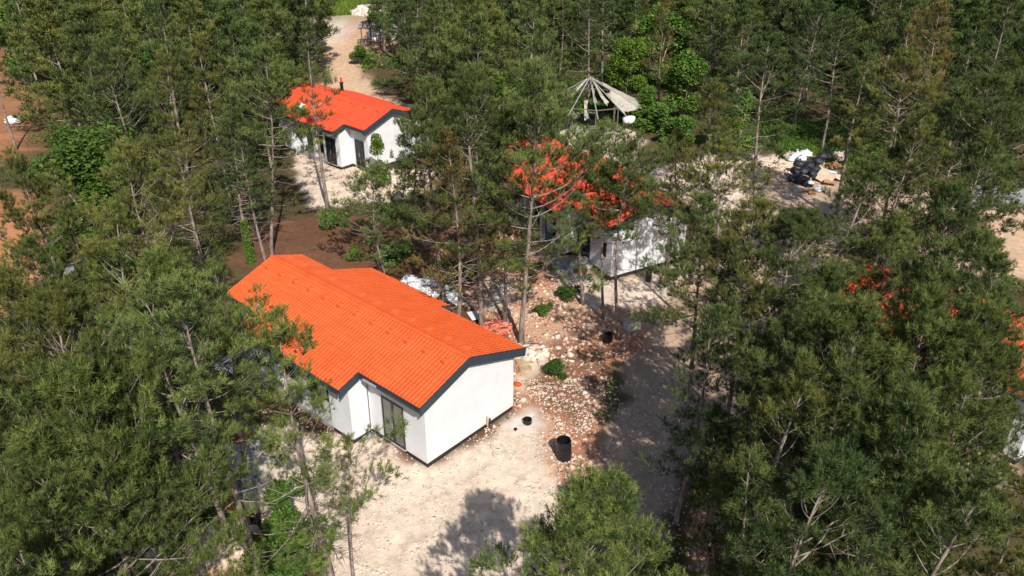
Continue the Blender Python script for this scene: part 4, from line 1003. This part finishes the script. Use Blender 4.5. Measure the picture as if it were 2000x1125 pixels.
# ------------------------------------------------------------------ things
def at(px, py, z=0.0): x, y = G(px, py, z); return (x, y, z)
def crumple(mb_seed, sx, sy, sz, sub=2, jit=.12):
    import bmesh
    rg = np.random.default_rng(mb_seed); bm = bmesh.new(); bmesh.ops.create_icosphere(bm, subdivisions=sub, radius=1)
    for v in bm.verts:
        k = 1 + rg.normal() * jit; v.co = Vector((v.co.x * sx * k, v.co.y * sy * k, v.co.z * sz * k))
        if v.co.z < -sz * .6: v.co.z = -sz * .6
        v.co.z += sz * .6
    return bm
def bag(px, py, z, s, label, group, mat='bag', name='rubbish_bag', cat='rubbish bag', seed=0, flat=.8):
    import bmesh
    bm = crumple(seed, s, s * (.7 + .3 * ((seed * 7) % 5) / 5), s * flat * (.75 + .3 * ((seed * 3) % 4) / 4), 3, .085)
    # gathered neck
    me = bpy.data.meshes.new(name); bm.to_mesh(me); bm.free(); me.materials.append(M[mat])
    me.polygons.foreach_set('use_smooth', [True] * len(me.polygons))
    o = bpy.data.objects.new(name, me); col.objects.link(o); o.location = at(px, py, z); o.rotation_euler.z = seed * 1.3
    tag(o, label, cat, group)
    n = MB(); n.lathe([(.05 * s / .4, 0), (.03 * s / .4, .05), (.07 * s / .4, .12), (.0, .13)], 8)
    n.build('knot', M[mat], o, loc=(0.05, 0, s * flat * 1.55))
    return o
def sheet(px, py, z, sx, sy, label, group, cat, mat, seed, name='board', th=.03, tilt=.1, rz=None, bendy=.0):
    rg = np.random.default_rng(seed); mb = MB(); nx, ny = 5, 4
    bt = rg.normal(size=(nx + 1, ny + 1)) * bendy
    vs = []
    for dz in (0, th):
        for i in range(nx + 1):
            for j in range(ny + 1):
                ex = 1 + (rg.normal() * .04 if dz == 0 else 0)
                vs.append(((i / nx - .5) * sx, (j / ny - .5) * sy, bt[i, j] + dz))
    n1 = (nx + 1) * (ny + 1); I = lambda i, j, k=0: k * n1 + i * (ny + 1) + j; fs = []
    for i in range(nx):
        for j in range(ny):
            fs.append((I(i, j, 1), I(i + 1, j, 1), I(i + 1, j + 1, 1), I(i, j + 1, 1))); fs.append((I(i, j + 1), I(i + 1, j + 1), I(i + 1, j), I(i, j)))
    for i in range(nx): fs += [(I(i, 0), I(i + 1, 0), I(i + 1, 0, 1), I(i, 0, 1)), (I(i + 1, ny), I(i, ny), I(i, ny, 1), I(i + 1, ny, 1))]
    for j in range(ny): fs += [(I(0, j + 1), I(0, j), I(0, j, 1), I(0, j + 1, 1)), (I(nx, j), I(nx, j + 1), I(nx, j + 1, 1), I(nx, j, 1))]
    mb.add(vs, fs); o = mb.build(name, M[mat]); o.location = at(px, py, z)
    o.rotation_euler = (rg.normal() * tilt, rg.normal() * tilt, rz if rz is not None else rg.uniform(0, 3.14)); tag(o, label, cat, group); return o

# rubbish heap on the right
BL = 'knotted black rubbish bag in the heap between the grass and the tan road'
for i, (px, py, z, s) in enumerate([(1546, 352, 0, .42), (1562, 356, 0, .45), (1578, 362, 0, .42), (1552, 338, .35, .42), (1570, 338, .4, .45), (1586, 345, .35, .42), (1560, 325, .55, .40),
                                    (1580, 327, .6, .42), (1596, 318, .7, .45), (1606, 310, .8, .42), (1618, 308, .75, .38), (1592, 335, .4, .42), (1650, 300, .3, .35)]):
    bag(px, py, z, s, BL, 'black rubbish bags of the heap', seed=100 + i)
CB = [(1628, 323, .75, 1.3, .9, 'card', 'large orange-brown cardboard sheet tilted on top of the rubbish heap', .35),
      (1640, 305, .6, 1.0, .9, 'card2', 'pale cardboard box flap at the right top of the rubbish heap', .4),
      (1612, 345, .35, 1.2, 1.0, 'card2', 'pale flattened carton in the middle front of the rubbish heap', .3),
      (1606, 330, .55, .8, .8, 'card2', 'pale torn carton beside the black bags of the rubbish heap', .5),
      (1622, 356, .2, .9, .5, 'card', 'brown carton scrap at the lower right of the rubbish heap', .3),
      (1585, 374, .05, .8, .6, 'card', 'brown carton lying in front of the black bags', .15),
      (1566, 371, .05, 1.0, .6, 'card2', 'pale carton lying at the lower left edge of the rubbish heap', .1),
      (1642, 345, .25, .9, .7, 'card2', 'pale carton at the right foot of the rubbish heap', .3),
      (1595, 308, .9, .5, .5, 'card', 'small brown carton between the upper black bags', .4)]
for i, (px, py, z, sx, sy, m_, lab, tl) in enumerate(CB): sheet(px, py, z, sx, sy, lab, 'cardboard in the rubbish heap', 'cardboard', m_, 200 + i, 'cardboard_sheet', .04, tl, bendy=.03)
for i, (px, py, z, s, lab) in enumerate([(1556, 305, .1, .6, 'white plastic sack at the back left of the rubbish heap'), (1573, 303, .1, .55, 'crumpled white sack second from the left behind the black bags'),
                                         (1545, 312, .0, .45, 'small white sack at the left end of the rubbish heap'), (1583, 358, .3, .3, 'white plastic scrap among the front black bags'),
                                         (1600, 372, 0, .4, 'white and dark plastic scrap at the front foot of the rubbish heap'),
 (1566, 312, .25, .5, 'blue-grey plastic sack between the white sacks and the upper black bags'), (1624, 338, .5, .35, 'white sack beside the large orange-brown cardboard sheet')]):
    bag(px, py, z, s, lab, 'white sacks of the rubbish heap', 'white', 'plastic_sack', 'plastic sack', 240 + i, .45)
# bags by the tent
for i, (px, py, z, s, lab) in enumerate([(1102, 250, 0, .55, 'black rubbish bag nearest the middle orange roof left of the tent'), (1112, 243, 0, .6, 'shiny black rubbish bag left of the pale clearing'),
                                         (1101, 237, .45, .4, 'black rubbish bag on top of the pair left of the torn tent'), (1088, 262, 0, .3, 'small black bag between the roof and the larger bags')]):
    bag(px, py, z, s, lab, 'black bags by the torn tent', seed=300 + i)
# white insulation boards behind the nearest house
WL = [(795, 546, .8, .6), (806, 553, 1.0, .6), (818, 556, .9, .7), (830, 552, 1.0, .8), (842, 560, 1.2, .8), (852, 549, .8, .6), (858, 563, 1.0, .8), (838, 572, 1.0, .7), (868, 572, .9, .6), (872, 562, .6, .5), (850, 577, .8, .6)]
for i, (px, py, a, b) in enumerate(WL): sheet(px, py, .06 + .10 * (i % 4), a, b, 'crumpled white insulation board in the litter pile behind the nearest orange roof', 'white boards piled behind the nearest roof', 'insulation board', 'white', 400 + i, 'insulation_board', .06, .22, bendy=.04)
for i, (px, py, a, b, lab) in enumerate([(887, 579, 1.0, .7, 'flat white board lying apart to the right of the white litter pile'), (893, 590, .9, .6, 'second flat white board just below the one lying apart'),
                                         (925, 617, .9, .5, 'pale blue-white board at the foot of the tall pine with the long bare trunk')]):
    sheet(px, py, .05, a, b, lab, 'loose white boards', 'insulation board', 'white', 430 + i, 'insulation_board', .05, .05)

# torn tent
tx, ty, _ = at(1156, 238)
tent = empty('tent_frame', 'torn cream canvas tent with a grey pole frame in the clearing', 'tent', (tx, ty, -.02))
MB().lathe([(0, .04), (2.9, .04), (3.0, 0), (3.0, -.1)], 32).build('floor', M['conc'], tent)
NP = 10; pk = Vector((-.35, 0, 4.15)); Rr = 3.25; ev = 2.15
ang = [math.radians(18 + 36 * k) for k in range(NP)]
ring = [Vector((Rr * math.cos(a), Rr * math.sin(a), ev)) for a in ang]
for v in ring: MB().tube([(v.x, v.y, -.05), v], .05, 6).build('post', M['wood'], tent)
rl = MB()
for k in range(NP): rl.bar(ring[k], ring[(k + 1) % NP], .07)
rl.build('ring_rail', M['wood'], tent)
for v in ring:
    tip = pk + (v - pk) * 1.28; MB().tube([pk, v + Vector((0, 0, .05)), tip + Vector((0, 0, .1))], .045, 5).build('rafter', M['pole'], tent)
def cloth(a0, a1, r0, r1, sag, seed, name='canvas'):
    rg = np.random.default_rng(seed); mb = MB(); n = 8
    vs = []
    for i in range(n + 1):
        for j in range(n + 1):
            a = a0 + (a1 - a0) * i / n; t = r0 + (r1 - r0) * j / n * (1 + .05 * rg.normal() * (j == n))
            e_ = Vector((Rr * math.cos(a), Rr * math.sin(a), ev)); p = pk + (e_ - pk) * t
            p.z += .10 - sag * math.sin(math.pi * i / n) * math.sin(math.pi * min(1, t / 1.3)); p += Vector(rg.normal(size=3)) * .025; vs.append(p)
    mb.add(vs, [(i * (n + 1) + j, i * (n + 1) + j + 1, (i + 1) * (n + 1) + j + 1, (i + 1) * (n + 1) + j) for i in range(n) for j in range(n)])
    o = mb.build(name, M['canvas'], tent, smooth=True)
    sm = o.modifiers.new('thick', 'SOLIDIFY'); sm.thickness = .012; return o
cloth(math.radians(-18), math.radians(18), .32, 1.22, .12, 1)
cloth(math.radians(18), math.radians(54), .3, 1.18, .12, 2)
cloth(math.radians(-54), math.radians(-18), .52, 1.2, .22, 3)
cloth(math.radians(-72), math.radians(-64), .0, .8, .25, 4)
cloth(math.radians(-92), math.radians(-86), .0, .75, .2, 5); cloth(math.radians(54), math.radians(66), 0, .9, .2, 6); cloth(math.radians(-150), math.radians(-143), .0, .7, .2, 7)
for (a, zt, zb, wd) in ((-110, 2.7, .9, .16), (-40, 1.9, .5, .12)):
    e_ = Vector((Rr * .7 * math.cos(math.radians(a)), Rr * .7 * math.sin(math.radians(a)), zt)); mb = MB(); vs = []
    for k in range(7):
        z = zt + (zb - zt) * k / 6; off = .06 * math.sin(k * 1.7); ww = wd * (1 - .6 * k / 6); vs += [(e_.x - ww, e_.y + off, z), (e_.x + ww, e_.y - off, z)]
    mb.add(vs, [(2 * k, 2 * k + 1, 2 * k + 3, 2 * k + 2) for k in range(6)]); o = mb.build('torn_strip', M['canvas'], tent); o.modifiers.new('thick', 'SOLIDIFY').thickness = .01
tent.scale = (1, 1, .95)
# black tub inside the tent
MB().lathe([(0, .04), (.8, .04), (.9, .35), (1.0, .55), (.95, .57), (.85, .4), (.7, .12), (0, .10)], 24).build('tub', M['black'], None, loc=(tx - .3, ty - .3, .03))
tag(col.objects['tub'], 'round black tub standing on the floor under the torn tent', 'tub')
# white tub on a dark stand
wx, wy, _ = at(1227, 250)
tk = empty('water_tank', 'white water tank on a small dark stand at the edge of the pale clearing', 'tank', (wx, wy, -.03), .2)
b_ = MB(); 
for sx_ in (-.35, .35):
    for sy_ in (-.3, .3): b_.tube([(sx_, sy_, 0), (sx_, sy_, .45)], .03, 5)
b_.box((0, 0, .45), (.9, .75, .06)); b_.build('stand', M['frame'], tk)
b_ = MB(); b_.lathe([(0, 0), (.40, 0), (.52, .12), (.58, .48), (.50, .56), (.2, .60), (0, .6)], 14); t_ = b_.build('tank', M['white'], tk, smooth=True, loc=(0, 0, .49)); t_.scale = (1, .8, 1)
MB().lathe([(.09, 0), (.09, .06), (0, .07)], 10).build('cap', M['yellow'], t_, loc=(0, 0, .58))

# black pipes and concrete rings
def pipe(px, py, r, h, label, cat='pipe', mat='black', ribs=True, name='plastic_pipe', lean=(0, 0), group=None):
    prof = []; n = int(h / .06) if ribs else 2
    for k in range(n + 1):
        z = h * k / n; prof.append((r + (.018 if (ribs and k % 2) else 0), z))
    prof += [(r - .03, h), (r - .035, .05), (0, .04)]
    o = MB().lathe(prof, 24).build(name, M[mat], None, smooth=False); o.location = at(px, py); o.location.z = -.04; o.rotation_euler = (lean[0], lean[1], 0)
    tag(o, label, cat, group); return o
pipe(1102, 893, .30, .98, 'tall ribbed black plastic pipe standing upright on the rubble right of the nearest house', lean=(.02, -.05))
pipe(1030, 825, .19, .22, 'short black pipe end poking out of the pale mortar by the gable')
pipe(1007, 839, .075, .10, 'tiny black pipe stub left of the short black pipe', ribs=False)
pipe(1266, 548, .17, .75, 'slim black pipe upright against the gable of the middle bungalow')
pipe(1187, 665, .25, .45, 'black bucket in the shadow on the red soil', cat='bucket', name='bucket', ribs=False)
pipe(490, 1027, .20, .30, 'black bucket hanging among the shrubs at the bottom left', cat='bucket', name='bucket', ribs=False)
def ring(px, py, r, label, mat, lid=True):
    root = empty('manhole_ring', label, 'manhole ring', (*at(px, py)[:2], -.05), 0, 'concrete manhole rings')
    MB().lathe([(r - .09, .10), (r - .07, .13), (r, .13), (r + .03, 0)], 28).build('ring', M[mat], root)
    if lid: MB().lathe([(0, .115), (r - .1, .115), (r - .1, .05)], 28).build('lid', M[mat], root)
ring(971, 872, .27, 'cream concrete ring on the yard in front of the gable, upper one of two touching', 'cream')
ring(974, 886, .25, 'cream concrete ring on the yard, lower one of two touching', 'cream')
ring(1021, 705, .34, 'ochre concrete ring with a pale lid beside the far gable corner', 'ochre')
ring(1026, 720, .30, 'ochre concrete ring directly below the one with the pale lid', 'ochre')
ring(1060, 707, .26, 'pale concrete ring half buried right of the ochre pair', 'cream')
bag(1011, 752, 0, .2, 'small bright orange sack behind the gable corner of the nearest house', None, 'orange', 'plastic_sack', 'plastic sack', 500, .6)
# foam box
fx = empty('foam_box', 'white box with a yellow stripe and open lid on the red soil', 'box', (*at(1234, 640)[:2], -.04), .5)
MB().box((0, 0, .24), (.75, .5, .48)).build('box', M['white'], fx); MB().box((.02, -.253, .24), (.6, .01, .16)).build('stripe', M['yellow'], fx)
MB().box((-.05, .02, .53), (.8, .55, .05), M=Matrix.Rotation(.15, 4, 'Y')).build('lid', M['card2'], fx)
# porch things at the middle bungalow
mx_, my_, _ = at(1130, 528)
st = empty('step_block', 'grey step block before the dark doorway of the middle bungalow', 'step', (mx_ + .15, my_ + .5, -.05), R(29))
MB().box((0, 0, .12), (1.2, .8, .24)).build('lower_step', M['conc'], st); MB().box((.1, .2, .33), (.9, .4, .18)).build('upper_step', M['conc'], st)
MB().lathe([(0, .03), (.28, .03), (.36, .22), (.33, .22), (.26, .06), (0, .06)], 18).build('basin', M['rust'], None, loc=(*at(1136, 533)[:2], -.02)); tag(col.objects['basin'], 'rusty orange basin on the ground before the middle bungalow', 'basin')
# left side things
pb_ = empty('plywood_board', 'yellow-brown plywood board standing on edge beside the twin-stemmed pine', 'board', (*at(403, 915)[:2], -.05), .1)
MB().box((0, 0, .75), (.5, .03, 1.45), M=Matrix.Rotation(-.12, 4, 'X')).build('panel', M['ply'], pb_)
MB().bar((-.2, .12, 0), (-.2, .35, 1.2), .05).build('brace', M['wood'], pb_)
tb_ = empty('work_table', 'grey topped work table in front of the porch of the nearest house', 'table', (*at(497, 722)[:2], -.04), R(48))
MB().box((0, 0, .85), (.8, 1.4, .05)).build('tabletop', M['grey'], tb_)
for a_ in (-.35, .35):
    for b2 in (-.62, .62): MB().bar((a_, b2, 0), (a_, b2, .825), .06).build('leg', M['wood'], tb_)
for i, (px, py, s, lab) in enumerate([(440, 712, .55, 'white plastic bundle on the ground left of the work table'), (456, 725, .4, 'smaller white bundle in front of the white plastic bundle'), (430, 728, .35, 'white bundle nearest the pines left of the work table')]):
    bag(px, py, 0, s, lab, None, 'white', 'plastic_bundle', 'plastic bundle', 520 + i, .6)
sheet(135, 530, .6, .9, .6, 'pale blue object glimpsed between the pines at the left', None, 'metal sheet', 'grey', 560, 'metal_sheet', .04, .3)
bag(28, 240, 0, .7, 'white and grey sack on the orange soil at the left edge', None, 'white', 'plastic_sack', 'plastic sack', 561, .6)
MB().tube([(0, 0, -.1), (.02, 0, 2.9)], .02, 6).build('timber_prop', M['wood'], None, loc=(*at(726, 852)[:2], 0)); tag(col.objects['timber_prop'], 'thin timber prop standing against the stepped wall of the nearest house', 'pole')
MB().tube([(0, 0, -.1), (.05, .02, 1.1)], .022, 6).build('stake', M['rust'], None, loc=(*at(953, 602)[:2], 0)); tag(col.objects['stake'], 'thin rusty stake beside the cream concrete patch behind the nearest roof', 'stake')
sheet(720, 850, .02, .55, .45, 'dark square board on the gravel at the inner corner of the nearest house', None, 'board', 'grey', 562, 'ground_board', .03, .03, rz=R(48))
# pale sheet lying on the far roof
pv = Vector((.9, 7.2, 0)); zz_ = rz2(-.2)
o = sheet(0, 0, 0, .9, .6, 'crumpled white plastic sheet lying on the farthest orange-red roof', None, 'plastic sheet', 'white', 563, 'plastic_sheet', .04, .0, bendy=.06)
p_ = h2_.matrix_basis @ Vector((-.4, 7.6, rz2(-.4) + .12)); o.location = p_; o.rotation_euler = (0, -.3, R(48))
# timber pergola
pg = empty('timber_pergola', 'weathered timber pergola with rough slats beside the end of the dirt track', 'pergola', (*at(735, 88)[:2], 0), .15)
for i in range(4):
    for j in range(2): MB().tube([(-1.6 + i * 1.05, -.9 + j * 1.8, -.2), (-1.6 + i * 1.05, -.9 + j * 1.8, 2.1)], .07, 6).build('post', M['wood'], pg)
for j in range(2): MB().bar((-1.9, -.9 + j * 1.8, 2.15), (1.9, -.9 + j * 1.8, 2.15), .12).build('beam', M['wood'], pg)
sl = MB(); rg = np.random.default_rng(4)
for k in range(15): x_ = -1.8 + k * .26; sl.bar((x_ + rg.normal() * .06, -1.2 + rg.normal() * .15, 2.27 + rg.random() * .05), (x_ + rg.normal() * .1, 1.2 + rg.normal() * .15, 2.29 + rg.random() * .06), .11, .04)
sl.build('slats', M['pole'], pg)
MB().lathe([(.0, 0), (.3, 0), (.3, .9), (.26, .9), (.25, .1), (0, .1)], 14).build('barrel', M['black'], None, loc=(*at(722, 47)[:2], 0)); tag(col.objects['barrel'], 'small black barrel on the red earth behind the timber pergola', 'barrel')
# plank on the ground at the lower right
MB().box((0, 0, 0), (1.7, .35, .06)).build('plank', M['wood'], None, loc=(*at(1965, 945)[:2], .03), rz=-.5); tag(col.objects['plank'], 'wide plank on the ground below the pale wall at the right edge', 'plank')
MB().tube([(0, 0, 0), (2.2, .2, .05)], .06, 6).build('log', M['bark'], None, loc=(*at(1345, 728)[:2], .03), rz=.1); tag(col.objects['log'], 'thin log lying across the brown gravel road', 'log')
MB().tube([(0, 0, 0), (1.6, .1, .03)], .07, 6).build('log', M['bark'], None, loc=(*at(1375, 762)[:2], .03), rz=-.05); tag(col.objects['log.001'], 'shorter log below the thin log on the brown gravel road', 'log')
print('objects', len(bpy.data.objects))
